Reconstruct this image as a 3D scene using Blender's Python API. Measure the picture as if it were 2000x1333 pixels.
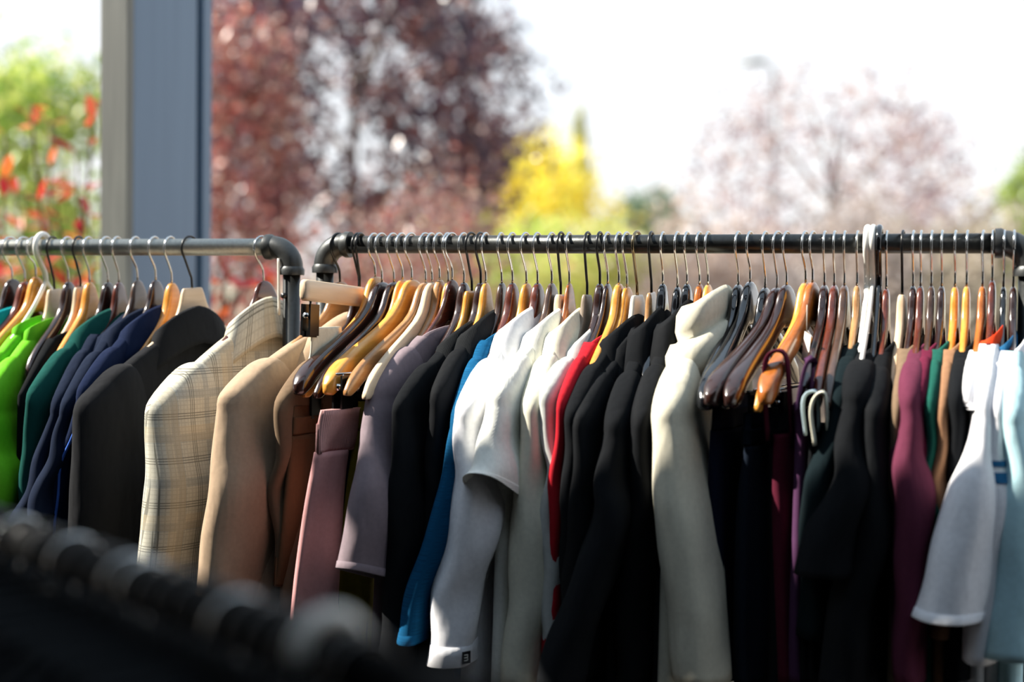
import bpy, math, random
import numpy as np
from mathutils import Matrix, Vector

random.seed(7)
rng = np.random.default_rng(7)
SC = bpy.context.scene
for o in list(bpy.data.objects):
    bpy.data.objects.remove(o)
COL = SC.collection

# ------------------------------------------------------------------ camera
F = 2778.0                      # focal length in pixels of the 2000x1333 frame (50 mm lens)
YH = 585.0                      # horizon row
THETA = math.atan(930 / F)      # camera is turned left of the rail's normal
PITCH = math.atan((666.5 - YH) / F)
ROLL = 0.011
D = 1.97                        # camera to rail plane
ZR = 1.60                       # rail height
CAM = np.array([0.0, -D, ZR - 0.0407 * D])
fwd = np.array([-math.sin(THETA) * math.cos(PITCH), math.cos(THETA) * math.cos(PITCH), -math.sin(PITCH)])
r0 = np.array([math.cos(THETA), math.sin(THETA), 0.0])
u0 = np.cross(r0, fwd)
RT = math.cos(ROLL) * r0 + math.sin(ROLL) * u0
UP = np.cross(RT, fwd)
cam = bpy.data.cameras.new('camera')
camo = bpy.data.objects.new('camera', cam)
COL.objects.link(camo)
m = Matrix.Identity(4)
for i in range(3):
    m[i][0] = RT[i]; m[i][1] = UP[i]; m[i][2] = -fwd[i]; m[i][3] = CAM[i]
camo.matrix_world = m
cam.sensor_width = 36.0
cam.lens = 36.0 * F / 2000.0
cam.clip_start = 0.05
cam.clip_end = 500
cam.dof.use_dof = True
cam.dof.focus_distance = 2.02
cam.dof.aperture_fstop = 2.0
SC.camera = camo

# ------------------------------------------------------------------ sky, sun, exposure
SC.view_settings.view_transform = 'Standard'
SC.view_settings.look = 'None'
SC.view_settings.gamma = 1.0
SC.view_settings.use_curve_mapping = False
SC.view_settings.exposure = 0.0
SUN_AZ, SUN_EL = math.radians(74), math.radians(43)   # azimuth from the camera side towards the left
SUN = np.array([-math.cos(SUN_EL) * math.sin(SUN_AZ), -math.cos(SUN_EL) * math.cos(SUN_AZ), math.sin(SUN_EL)])
W = bpy.data.worlds.new('sky')
SC.world = W
W.use_nodes = True
wn = W.node_tree.nodes; wl = W.node_tree.links
wn.clear()
wo = wn.new('ShaderNodeOutputWorld'); bg = wn.new('ShaderNodeBackground')
tc = wn.new('ShaderNodeTexCoord'); sx = wn.new('ShaderNodeSeparateXYZ')
cr = wn.new('ShaderNodeValToRGB')
nz = wn.new('ShaderNodeTexNoise'); nz.inputs['Scale'].default_value = 3.0; nz.inputs['Detail'].default_value = 4
ad = wn.new('ShaderNodeMath'); ad.operation = 'MULTIPLY_ADD'; ad.inputs[1].default_value = 0.35; ad.inputs[2].default_value = -0.17
sm = wn.new('ShaderNodeMath'); sm.operation = 'ADD'
cr.color_ramp.elements[0].position = 0.0; cr.color_ramp.elements[0].color = (1.0, 1.0, 1.0, 1)
cr.color_ramp.elements[1].position = 0.9; cr.color_ramp.elements[1].color = (0.62, 0.80, 1.0, 1)
wl.new(tc.outputs['Generated'], sx.inputs[0]); wl.new(tc.outputs['Generated'], nz.inputs['Vector'])
wl.new(nz.outputs['Fac'], ad.inputs[0]); wl.new(ad.outputs[0], sm.inputs[0]); wl.new(sx.outputs['Z'], sm.inputs[1])
wl.new(sm.outputs[0], cr.inputs[0]); wl.new(cr.outputs[0], bg.inputs[0]); wl.new(bg.outputs[0], wo.inputs[0])
bg.inputs[1].default_value = 1.2
sun = bpy.data.lights.new('sun', 'SUN'); sun.energy = 12.0; sun.angle = math.radians(0.55); sun.color = (1.0, 0.93, 0.82)
suno = bpy.data.objects.new('sun', sun); COL.objects.link(suno)
suno.location = (-6, -3, 7)
suno.rotation_euler = Vector(SUN).to_track_quat('Z', 'Y').to_euler()

# ------------------------------------------------------------------ pixel <-> world
def ray(px, py):
    v = fwd + RT * ((px - 1000) / F) - UP * ((py - 666.5) / F)
    return v
def P(px, py, n):                # pixel -> point on the plane n metres in front of the rail plane
    v = ray(px, py)
    k = (D - n) / v[1]
    return CAM + v * k
def PD(px, py, depth):           # pixel -> point at a given distance along the view axis
    return CAM + ray(px, py) * depth
def proj(p):
    q = np.asarray(p) - CAM
    z = q @ fwd
    return 1000 + F * (q @ RT) / z, 666.5 - F * (q @ UP) / z
def railX(px, py=475):
    return P(px, py, 0)[0]

# ------------------------------------------------------------------ mesh helpers
def link(o, parent=None):
    COL.objects.link(o)
    if parent is not None: o.parent = parent
    return o
def mesh_obj(name, V, Fc, mat, parent=None, uv=None, smooth=True):
    me = bpy.data.meshes.new(name)
    me.from_pydata([tuple(map(float, v)) for v in V], [], Fc)
    if mat is not None: me.materials.append(getattr(mat, 'm', mat))
    if smooth: me.polygons.foreach_set('use_smooth', [True] * len(me.polygons))
    if uv is not None:
        ul = me.uv_layers.new(name='UVMap')
        li = np.zeros(len(me.loops), dtype=np.int32); me.loops.foreach_get('vertex_index', li)
        ul.data.foreach_set('uv', np.asarray(uv, dtype=np.float32)[li].ravel())
    me.update()
    return link(bpy.data.objects.new(name, me), parent)
def thing(name, label, cat, loc=(0, 0, 0), rot=(0, 0, 0), group=None):
    o = bpy.data.objects.new(name, None); COL.objects.link(o)
    o.empty_display_size = 0.05
    o.location = loc; o.rotation_euler = rot
    o['label'] = label; o['category'] = cat
    if group: o['group'] = group
    return o
def tag(o, label, cat, group=None):
    o['label'] = label; o['category'] = cat
    if group: o['group'] = group
    return o
def struct(o, label=None, cat=None):
    o['kind'] = 'structure'
    if label: o['label'] = label
    if cat: o['category'] = cat
    return o
class MB:
    def __init__(s): s.V = []; s.F = []; s.U = []
    def add(s, V, Fc, U=None):
        k = len(s.V); s.V += [tuple(v) for v in V]; s.F += [tuple(i + k for i in f) for f in Fc]
        s.U += list(U) if U is not None else [(v[0], v[2]) for v in V]
        return s
    def loft(s, rings, cap0=True, cap1=True, U=None):
        rings = np.asarray(rings, float); R, N, _ = rings.shape
        fc = []
        for i in range(R - 1):
            for j in range(N):
                a = i * N + j; b = i * N + (j + 1) % N
                fc.append((a, b, b + N, a + N))
        if cap0: fc.append(tuple(range(N - 1, -1, -1)))
        if cap1: fc.append(tuple((R - 1) * N + j for j in range(N)))
        return s.add(rings.reshape(-1, 3), fc, U)
    def box(s, lo, hi):
        x0, y0, z0 = lo; x1, y1, z1 = hi
        V = [(x0, y0, z0), (x1, y0, z0), (x1, y1, z0), (x0, y1, z0), (x0, y0, z1), (x1, y0, z1), (x1, y1, z1), (x0, y1, z1)]
        return s.add(V, [(3, 2, 1, 0), (4, 5, 6, 7), (0, 1, 5, 4), (1, 2, 6, 5), (2, 3, 7, 6), (3, 0, 4, 7)])
    def tube(s, pts, r, k=10, caps=True):
        pts = np.asarray(pts, float); n = len(pts)
        r = np.full(n, r) if np.isscalar(r) else np.asarray(r, float)
        t = np.gradient(pts, axis=0); t /= np.linalg.norm(t, axis=1)[:, None] + 1e-12
        ref = np.array([0.31, 0.17, 0.93]) if abs(t[0][2]) < 0.8 else np.array([0.93, 0.31, 0.17])
        a = np.cross(t[0], ref); a /= np.linalg.norm(a)
        rings = []
        ang = np.arange(k) * 2 * math.pi / k
        for i in range(n):
            a = a - t[i] * (a @ t[i]); a /= np.linalg.norm(a)
            b = np.cross(t[i], a)
            rings.append(pts[i] + r[i] * (np.cos(ang)[:, None] * a + np.sin(ang)[:, None] * b))
        return s.loft(rings, caps, caps)
    def build(s, name, mat, parent=None, smooth=True):
        return mesh_obj(name, s.V, s.F, mat, parent, s.U, smooth)
def spline(pts, n):
    pts = np.asarray(pts, float)
    q = np.vstack([2 * pts[0] - pts[1], pts, 2 * pts[-1] - pts[-2]])
    seg = len(pts) - 1
    out = []
    for x in np.linspace(0, seg - 1e-9, n):
        i = int(x); f = x - i
        a, b, c, d = q[i], q[i + 1], q[i + 2], q[i + 3]
        out.append(0.5 * (2 * b + (c - a) * f + (2 * a - 5 * b + 4 * c - d) * f * f + (3 * b - a - 3 * c + d) * f ** 3))
    return np.array(out)
def auto_smooth(o, deg=40):
    me = o.data
    try: me.set_sharp_from_angle(angle=math.radians(deg))
    except Exception: pass
    return o

# ------------------------------------------------------------------ materials
def srgb(r, g, b):
    f = lambda c: (c / 255 / 12.92) if c / 255 <= 0.04045 else ((c / 255 + 0.055) / 1.055) ** 2.4
    return (f(r), f(g), f(b), 1.0)
class Mat:
    def __init__(s, name):
        s.m = bpy.data.materials.new(name); s.m.use_nodes = True
        s.n = s.m.node_tree.nodes; s.l = s.m.node_tree.links
        s.b = s.n['Principled BSDF']
    def new(s, t, **kw):
        x = s.n.new(t)
        for k, v in kw.items(): setattr(x, k, v)
        return x
    def val(s, a, op, b=None, c=None, clamp=False):
        x = s.new('ShaderNodeMath', operation=op); x.use_clamp = clamp
        for i, q in enumerate((a, b, c)):
            if q is None: continue
            if isinstance(q, (int, float)): x.inputs[i].default_value = q
            else: s.l.new(q, x.inputs[i])
        return x.outputs[0]
    def mix(s, fac, a, b, blend='MIX'):
        x = s.new('ShaderNodeMix', data_type='RGBA', blend_type=blend)
        for q, i in ((fac, 0), (a, 6), (b, 7)):
            if isinstance(q, (int, float, tuple)): x.inputs[i].default_value = q
            else: s.l.new(q, x.inputs[i])
        return x.outputs[2]
    def noise(s, scale, detail=3, vec=None, rough=0.55):
        x = s.new('ShaderNodeTexNoise'); x.inputs['Scale'].default_value = scale; x.inputs['Detail'].default_value = detail
        x.inputs['Roughness'].default_value = rough
        if vec is not None: s.l.new(vec, x.inputs['Vector'])
        return x.outputs['Fac']
    def bump(s, h, strength=0.3, dist=0.001, chain=None):
        x = s.new('ShaderNodeBump'); x.inputs['Strength'].default_value = strength; x.inputs['Distance'].default_value = dist
        s.l.new(h, x.inputs['Height'])
        if chain is not None: s.l.new(chain, x.inputs['Normal'])
        return x.outputs['Normal']
    def coord(s, which='Object'):
        return s.new('ShaderNodeTexCoord').outputs[which]
    def mapping(s, vec, scale=(1, 1, 1)):
        x = s.new('ShaderNodeMapping'); x.inputs['Scale'].default_value = scale
        s.l.new(vec, x.inputs['Vector']); return x.outputs[0]
    def set(s, **kw):
        for k, v in kw.items():
            k = {'color': 'Base Color', 'rough': 'Roughness', 'metal': 'Metallic', 'spec': 'Specular IOR Level', 'coat': 'Coat Weight',
                 'coat_rough': 'Coat Roughness', 'sheen': 'Sheen Weight', 'normal': 'Normal', 'trans': 'Transmission Weight'}[k]
            if isinstance(v, (int, float, tuple)): s.b.inputs[k].default_value = v
            else: s.l.new(v, s.b.inputs[k])
        return s
CACHE = {}
def fabric(name, rgb, weave=900, wr=0.3, sheen=0.0, rough=0.95, kind='plain', wrinkle=0.4):
    key = (name,)
    if key in CACHE: return CACHE[key]
    M = Mat(name); c = srgb(*rgb)
    ob = M.coord('Object'); uv = M.coord('UV')
    n1 = M.noise(6.0, 3, ob); n2 = M.noise(160.0, 2, ob)
    f = M.val(M.val(n1, 'MULTIPLY', 0.18), 'ADD', M.val(n2, 'MULTIPLY', 0.22))
    dark = tuple(x * 0.72 for x in c[:3]) + (1,); lite = tuple(min(1, x * 1.16) for x in c[:3]) + (1,)
    colr = M.mix(M.val(f, 'MULTIPLY_ADD', 2.4, 0.02, True), dark, lite)
    sep = M.new('ShaderNodeSeparateXYZ'); M.l.new(uv, sep.inputs[0])
    U, V = sep.outputs[0], sep.outputs[1]
    if kind == 'plaid':
        def lines(co, period, pos, w):
            fr = M.val(M.val(M.val(co, 'DIVIDE', period), 'SUBTRACT', pos), 'FRACT')
            d = M.val(M.val(fr, 'SUBTRACT', 0.5), 'ABSOLUTE')
            return M.val(d, 'LESS_THAN', w)
        tot = None
        for co in (U, V):
            for p in (0.44, 0.5, 0.56):
                L = lines(co, 0.062, p, 0.010)
                tot = L if tot is None else M.val(tot, 'MAXIMUM', L)
        colr = M.mix(M.val(tot, 'MULTIPLY', 0.62), colr, srgb(62, 62, 54))
        wide = M.val(lines(U, 0.062, 0.0, 0.10), 'MAXIMUM', lines(V, 0.062, 0.0, 0.10))
        colr = M.mix(M.val(wide, 'MULTIPLY', 0.35), colr, srgb(120, 132, 140))
        fine = M.val(lines(U, 0.0062, 0.0, 0.12), 'MAXIMUM', lines(V, 0.0062, 0.0, 0.12))
        colr = M.mix(M.val(fine, 'MULTIPLY', 0.18), colr, srgb(110, 104, 88))
        tan = M.val(lines(U, 0.124, 0.3, 0.09), 'MAXIMUM', lines(V, 0.124, 0.3, 0.09))
        colr = M.mix(M.val(tan, 'MULTIPLY', 0.30), colr, srgb(208, 188, 150))
    if kind == 'marl':
        st = M.noise(1.0, 2, M.mapping(uv, (40, 900, 1)))
        colr = M.mix(M.val(st, 'MULTIPLY_ADD', 2.2, -0.6, True), tuple(x * 0.55 for x in c[:3]) + (1,), lite)
    if kind == 'rib':
        w = M.val(M.val(U, 'MULTIPLY', 2 * math.pi / 0.0026), 'SINE')
        h = w
    elif kind == 'knit':
        h = M.val(M.val(M.val(V, 'MULTIPLY', 2 * math.pi / 0.0030), 'SINE'), 'MULTIPLY', M.val(M.val(U, 'MULTIPLY', 2 * math.pi / 0.003), 'SINE'))
    else:
        h = M.noise(1400.0, 2, ob)
    nb = M.bump(h, wr, 0.0006)
    nw = M.bump(M.noise(1.0, 3, M.mapping(ob, (16, 16, 6))), wrinkle, 0.02, nb)
    M.set(color=colr, rough=rough, sheen=sheen, spec=0.1, normal=nw)
    M.b.inputs['Sheen Roughness'].default_value = 0.5
    CACHE[key] = M.m
    return M.m
def wood(name, rgb, rgb2, rough=0.3, coat=0.5):
    if name in CACHE: return CACHE[name]
    M = Mat(name); ob = M.coord('Object')
    g = M.noise(1.0, 5, M.mapping(ob, (120, 9, 120)), 0.65)
    g2 = M.noise(30, 2, M.mapping(ob, (1, 0.25, 1)))
    rnd = M.new('ShaderNodeObjectInfo').outputs['Random']
    f = M.val(M.val(g, 'MULTIPLY_ADD', 1.5, -0.35), 'ADD', M.val(g2, 'MULTIPLY_ADD', 0.7, -0.3))
    f = M.val(f, 'ADD', M.val(rnd, 'MULTIPLY_ADD', 0.35, -0.17), clamp=True)
    M.set(color=M.mix(f, srgb(*rgb2), srgb(*rgb)), rough=rough, coat=coat, coat_rough=0.12, spec=0.4, normal=M.bump(g, 0.08, 0.0006))
    CACHE[name] = M.m
    return M.m
def plain(name, rgb, rough=0.5, metal=0.0, spec=0.5, coat=0.0, nscale=40, namp=0.15, bump=0.05):
    if name in CACHE: return CACHE[name]
    M = Mat(name); ob = M.coord('Object'); c = srgb(*rgb)
    n = M.noise(nscale, 4, ob)
    lo = tuple(x * (1 - namp) for x in c[:3]) + (1,); hi = tuple(min(1, x * (1 + namp)) for x in c[:3]) + (1,)
    M.set(color=M.mix(n, lo, hi), rough=rough, metal=metal, spec=spec, coat=coat)
    if bump: M.set(normal=M.bump(n, bump, 0.001))
    CACHE[name] = M.m
    return M.m
WOODS = {
    'yellow': wood('wood_yellow', (236, 170, 78), (206, 132, 44)),
    'pale': wood('wood_pale', (232, 208, 178), (212, 182, 148), 0.45, 0.15),
    'tan': wood('wood_tan', (196, 150, 98), (150, 104, 62)),
    'amber': wood('wood_amber', (190, 112, 44), (128, 66, 22)),
    'redbrown': wood('wood_redbrown', (112, 52, 32), (70, 28, 18), 0.25, 0.7),
    'dark': wood('wood_dark', (58, 34, 28), (32, 18, 16), 0.22, 0.8),
    'walnut': wood('wood_walnut', (88, 62, 46), (54, 36, 28), 0.28, 0.6),
    'black': plain('plastic_black', (14, 15, 18), 0.12, 0, 0.6, 0.6, bump=0),
    'velvet': plain('black_velvet', (12, 12, 13), 0.95, 0, 0.1, bump=0),
    'white': plain('plastic_white', (236, 234, 226), 0.3, bump=0),
    'greywood': wood('wood_grey', (150, 134, 116), (112, 98, 84), 0.5, 0.1),
    'whitewood': wood('wood_white', (226, 224, 214), (204, 200, 190), 0.4, 0.2),
}
CHROME = plain('chrome_wire', (206, 206, 204), 0.16, 1.0, bump=0, namp=0.05)
BRONZE = plain('bronze_wire', (140, 126, 100), 0.25, 1.0, bump=0, namp=0.05)
BLACKWIRE = plain('black_wire', (16, 17, 18), 0.3, 0.0, 0.5, bump=0)
PIPE = plain('black_pipe', (60, 62, 62), 0.36, 0.75, 0.6, nscale=200, namp=0.3, bump=0.15)
FITTING = plain('black_fitting', (70, 72, 72), 0.42, 0.6, 0.6, nscale=90, namp=0.3, bump=0.3)

# ------------------------------------------------------------------ the setting
concrete = plain('concrete', (44, 43, 42), 0.9, nscale=8, namp=0.25, bump=0.2)
asphalt = plain('dry_ground', (128, 112, 92), 0.95, nscale=3, namp=0.35, bump=0.3)
darkwall = plain('dark_plaster', (34, 34, 36), 0.9, nscale=6, namp=0.1)
fl = MB().box((-5.5, -6.2, -0.1), (4.2, 0.95, 0.0)).build('floor', concrete, smooth=False)
struct(fl, 'grey concrete patio slab under the clothes racks', 'floor')
gr = MB().box((-120, 0.95, -0.16), (120, 160, -0.06)).build('ground', asphalt, smooth=False)
struct(gr, 'dry brown ground beyond the patio', 'ground')
wb = MB().box((-5.5, -6.4, 0), (4.2, -6.2, 2.7)).build('added_wall_back', darkwall, smooth=False)  # unseen walls, added to close off fill light from the camera side
struct(wb, 'dark wall added out of view behind the camera to cut fill light', 'wall')
wr = MB().box((4.2, -6.4, 0), (4.4, -1.6, 2.7)).build('added_wall_right', darkwall, smooth=False)
struct(wr, 'dark wall added out of view on the right to cut fill light', 'wall')
wlf = MB().box((-5.7, -6.4, 0), (-5.5, -1.6, 2.7)).build('added_wall_left', darkwall, smooth=False)
struct(wlf, 'dark wall added out of view on the left to cut fill light', 'wall')
ce = MB().box((-5.7, -6.4, 2.7), (4.4, -1.6, 2.9)).build('shade_canopy', darkwall, smooth=False)  # unseen canopy, added to keep sky light off the clothes' near side
struct(ce, 'dark canopy roof added out of view to shade the camera side', 'shade_canopy')
# added out of view: one plank-like beam in front of the canopy, it throws the shade band across the right rail
bm_ = MB().box((-2.3, -0.735, 2.68), (4.4, -0.640, 2.72))
for xx in (-2.25, 0.9, 4.2): bm_.box((xx, -1.6, 2.72), (xx + .09, -0.64, 2.80))
struct(bm_.build('shade_beam_1', darkwall, smooth=False), 'dark beam added out of view to cast shade on the right rack', 'beam')

# steel column: narrow front flange, deep web facing right, second flange behind
def column():
    steel1 = Mat('column_front_paint'); ob = steel1.coord('Object')
    n = steel1.noise(1.0, 5, steel1.mapping(ob, (60, 60, 4)))
    steel1.set(color=steel1.mix(n, srgb(92, 92, 88), srgb(140, 140, 132)), rough=0.6, spec=0.4, normal=steel1.bump(n, 0.2, 0.002))
    steel2 = Mat('column_side_sky_tint'); ob = steel2.coord('Object')
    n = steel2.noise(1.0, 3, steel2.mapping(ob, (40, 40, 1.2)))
    steel2.set(color=steel2.mix(n, srgb(84, 106, 130), srgb(104, 128, 152)), rough=0.42, spec=0.5, normal=steel2.bump(n, 0.05, 0.002))  # blue of the reflected sky is put into the base colour
    n0 = -0.74
    xl = P(195, 300, n0)[0]; xr = P(250, 300, n0)[0]
    y0 = 0.74
    def back(px):                                 # depth at which the right face of the column shows at pixel px
        for k in range(900):
            if proj((xr, y0 + k * 0.001, 1.65))[0] >= px: return y0 + k * 0.001
        return y0 + 0.3
    y1 = back(384); y2 = back(396); y3 = back(413)
    t = thing('steel_column', 'dark grey steel column with side face tinted for blue sky reflection behind the left rack', 'column', (xl, y0, 0.0))
    X = xr - xl
    a = MB().box((0, 0, -0.06), (X, 0.022, 4.6)).build('front_flange', steel1, t, False)
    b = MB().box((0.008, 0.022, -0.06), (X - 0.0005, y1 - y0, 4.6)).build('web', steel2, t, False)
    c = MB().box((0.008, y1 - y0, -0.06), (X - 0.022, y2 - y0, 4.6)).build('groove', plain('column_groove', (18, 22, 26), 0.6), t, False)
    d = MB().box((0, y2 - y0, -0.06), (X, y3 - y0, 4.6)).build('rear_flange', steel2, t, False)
    for o in (a, b, d):
        bv = o.modifiers.new('bevel', 'BEVEL'); bv.width = 0.003; bv.segments = 2
    e = MB().box((-0.07, -0.07, -0.06), (X + 0.07, y3 - y0 + 0.07, -0.035)).build('base_plate', steel1, t, False)
column()

# ------------------------------------------------------------------ clothes racks
PR = 0.01335
ZL = ZR - 0.0035                 # left rail hangs a touch lower
def rack(name, label, xa, xb, z, elbows, RAIL=PIPE):
    t = thing(name, label, 'clothes rack', ((xa + xb) / 2, 0, 0))
    cx = (xa + xb) / 2
    L = lambda x: x - cx
    er = 0.032
    MB().tube([(L(xa) + (er if elbows[0] else 0), 0, z), (L(xb) - (er if elbows[1] else 0), 0, z)], PR, 28).build('rail', RAIL, t)
    for side, x in ((0, xa), (1, xb)):
        s = 1 if side == 0 else -1
        if elbows[side]:
            pts = [(L(x) + s * (er - er * math.sin(a)), 0, z - er + er * math.cos(a)) for a in np.linspace(0, math.pi / 2, 12)]
            el = MB().tube(pts, 0.0172, 24)
            el.tube([(L(x) + s * (er - 0.002), 0, z), (L(x) + s * (er + 0.003), 0, z), (L(x) + s * (er + 0.011), 0, z)], [0.0172, 0.0200, 0.0196], 24)
            el.tube([(L(x), 0, z - er + 0.002), (L(x), 0, z - er - 0.003), (L(x), 0, z - er - 0.011)], [0.0172, 0.0200, 0.0196], 24)
            auto_smooth(el.build('elbow', FITTING, t), 50)
        top = z - er
        MB().tube([(L(x), 0, 0.03), (L(x), 0, top)], PR, 24).build('post', PIPE, t)
        MB().tube([(L(x), -0.28, 0.02), (L(x), 0.28, 0.02)], PR, 16).build('foot', PIPE, t)
        MB().tube([(L(x), 0, 0.0), (L(x), 0, 0.012), (L(x), 0, 0.05)], [0.0185, 0.0185, 0.0185], 20).build('flange', FITTING, t)
    MB().tube([(L(xa), 0, 0.16), (L(xb), 0, 0.16)], PR * 0.9, 16).build('lower_rail', PIPE, t)
    return t
XLE = railX(570); XRS = railX(635); XRE = railX(1992)
lr = rack('clothes_rack', 'black pipe clothes rack at the left holding blazers and green tops', -2.35, XLE, ZL, (True, True), plain('satin_pipe', (160, 160, 154), 0.42, 0.75, 0.6, nscale=200, namp=0.25, bump=0.15))
rr = rack('clothes_rack', 'black pipe clothes rack at the right crowded with dark and white clothes', XRS, XRE + 0.012, ZR, (True, True))
# set screw and small rope knot on the left rack's post
for zz in (ZL - 0.075,):
    b = MB().tube([(XLE - lr.location.x - 0.004, -PR - 0.007, zz), (XLE - lr.location.x - 0.004, -PR + 0.002, zz)], 0.0045, 8).build('set_screw', BLACKWIRE, lr)
cord = plain('pale_cord', (224, 220, 208), 0.8)
cx = XLE - lr.location.x
MB().tube(spline([(cx - 0.014, -PR - 0.003, ZL - 0.018), (cx - 0.013, -PR - 0.004, ZL - 0.05), (cx - 0.0125, -PR - 0.003, ZL - 0.105)], 10), 0.0022, 6).build('cable_tie', cord, lr)

# ------------------------------------------------------------------ hangers
def sect_loft(ns, zt, zb, th, k=14, ends=True):
    """loft of rounded sections along n (local -y); zt/zb top and bottom edge, th half thickness"""
    rings = []
    ang = np.arange(k) * 2 * math.pi / k
    c = np.cos(ang); s = np.sin(ang)
    sc = np.sign(c) * np.abs(c) ** 0.55; ss = np.sign(s) * np.abs(s) ** 0.55
    for n, a, b, t in zip(ns, zt, zb, th):
        zc = (a + b) / 2; h = (a - b) / 2
        rings.append(np.stack([t * sc, np.full(k, -n), zc + h * ss], 1))
    return rings
def hanger_profile(kind):
    if kind in ('round', 'slim'):
        top = [(0, 0), (.008, -.0008), (.016, -.004), (.023, -.010), (.029, -.019), (.035, -.030), (.045, -.0425), (.06, -.053), (.09, -.067), (.13, -.083), (.17, -.101), (.195, -.115), (.212, -.129), (.222, -.142)]
        bot = [(0, -.058), (.02, -.059), (.035, -.064), (.06, -.078), (.09, -.093), (.13, -.110), (.17, -.129), (.195, -.143), (.212, -.151), (.222, -.149)]
        w = [(0, .0075), (.05, .0072), (.12, .0068), (.2, .0075), (.222, .004)]
    elif kind == 'contour':
        top = [(0, 0), (.008, -.0008), (.018, -.005), (.026, -.013), (.034, -.026), (.045, -.038), (.06, -.050), (.09, -.066), (.13, -.084), (.17, -.101), (.195, -.114), (.212, -.127), (.222, -.140)]
        bot = [(0, -.060), (.02, -.061), (.035, -.066), (.06, -.080), (.09, -.095), (.13, -.112), (.17, -.132), (.195, -.147), (.212, -.156), (.222, -.152)]
        w = [(0, .008), (.05, .008), (.12, .010), (.2, .015), (.214, .012), (.222, .004)]
    else:   # flat topped
        top = [(0, 0), (.024, 0), (.0275, -.002), (.030, -.007), (.036, -.022), (.045, -.037), (.06, -.050), (.09, -.066), (.13, -.083), (.17, -.099), (.195, -.111), (.212, -.121), (.222, -.134)]
        bot = [(0, -.060), (.02, -.061), (.035, -.066), (.06, -.080), (.09, -.094), (.13, -.111), (.17, -.130), (.195, -.142), (.212, -.149), (.222, -.146)]
        w = [(0, .0065), (.05, .0065), (.2, .0065), (.222, .004)]
    ns = np.concatenate([np.linspace(0, .05, 16), np.linspace(.06, .19, 10), np.array([.198, .205, .211, .216, .220, .222])])
    f = lambda tab: np.interp(ns, [q[0] for q in tab], [q[1] for q in tab])
    zt, zb, th = f(top), f(bot), f(w)
    if kind == 'slim': th = th * 0.75
    ns2 = np.concatenate([-ns[::-1], ns[1:]]); m2 = lambda a: np.concatenate([a[::-1], a[1:]])
    return ns2, m2(zt), m2(zb), m2(th)
HMESH = {}
def hanger_body_mesh(kind, color, drop):
    key = (kind, color, drop)
    if key in HMESH: return HMESH[key]
    ns, zt, zb, th = hanger_profile(kind)
    mb = MB().loft(sect_loft(ns, zt + drop, zb + drop, th))
    o = mb.build('body', WOODS[color]); me = o.data
    bpy.data.objects.remove(o); HMESH[key] = me
    return me
RH, RWIRE = 0.0185, 0.0017
def hook_pts(drop, rh=RH, rw=RWIRE, far=195, zbase=None):
    zc = PR - rh + rw * 1.9
    a = np.radians(np.linspace(-28, far, 26))
    arc = [(rh * math.cos(q), zc + rh * math.sin(q)) for q in a]
    pts = [(0, drop - 0.004), (0, drop + 0.008), (0.0004, drop + 0.016), (0.004, drop + 0.024), (arc[0][0] - 0.0035, arc[0][1] - 0.0065)] + arc
    sp = spline(np.array(pts), 44)
    return [(0, -n, z) for n, z in sp]
KMESH = {}
def hook_mesh(kind, drop):
    key = (kind, drop)
    if key in KMESH: return KMESH[key]
    r, mat, rh = {'chrome': (RWIRE, CHROME, RH), 'black': (0.0019, BLACKWIRE, 0.019), 'bronze': (0.0022, BRONZE, 0.019)}[kind]
    mb = MB().tube(hook_pts(drop, rh, r), r, 8)
    o = mb.build('hook', mat); me = o.data; bpy.data.objects.remove(o); KMESH[key] = me
    return me
def solve_yaw(X0, L, xs, y=700):
    best, by = 1e9, 0
    for k in range(-400, 401):
        ps = k * 0.1 * math.pi / 180
        p = np.array([X0 + L * math.sin(ps), -L * math.cos(ps), ZR - 0.2])
        e = abs(proj(p)[0] - xs)
        if e < best: best, by = e, ps
    return by
def end_z(X0, L, psi, ys):                     # height whose projection at the hanger's near end is row ys
    p = np.array([X0 + L * math.sin(psi), -L * math.cos(psi), 0.0])
    lo, hi = 0.6, 1.8
    for _ in range(40):
        mid = (lo + hi) / 2; p[2] = mid
        if proj(p)[1] > ys: lo = mid
        else: hi = mid
    return (lo + hi) / 2
HANGERS = {}
class H: pass
def tube_hanger(t, drop, mat, r=0.0048, rh=0.0215):
    """one piece plastic hanger: thick hook and a rounded triangle of tube"""
    body = MB()
    pts = [(0, drop + 0.004), (0.02, drop - 0.012), (0.06, drop - 0.038), (0.12, drop - 0.068), (0.18, drop - 0.095), (0.205, drop - 0.110), (0.212, drop - 0.122), (0.205, drop - 0.131), (0.18, drop - 0.133), (0.0, drop - 0.133)]
    half = spline(np.array(pts), 46)
    body.tube([(0, -n, z) for n, z in half], r, 10)
    body.tube([(0, n, z) for n, z in half], r, 10)
    body.build('body', mat, t)
    MB().tube(hook_pts(drop, rh, r * 0.92, 185), r * 0.92, 12).build('hook', mat, t)
ORD = ['', 'first', 'second', 'third', 'fourth', 'fifth', 'sixth', 'seventh', 'eighth', 'ninth', 'tenth', 'eleventh', 'twelfth', 'thirteenth', 'fourteenth', 'fifteenth', 'sixteenth', 'seventeenth', 'eighteenth', 'nineteenth', 'twentieth', 'twenty-first', 'twenty-second', 'twenty-third', 'twenty-fourth', 'twenty-fifth', 'twenty-sixth', 'twenty-seventh', 'twenty-eighth', 'twenty-ninth', 'thirtieth', 'thirty-first', 'thirty-second', 'thirty-third']
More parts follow.
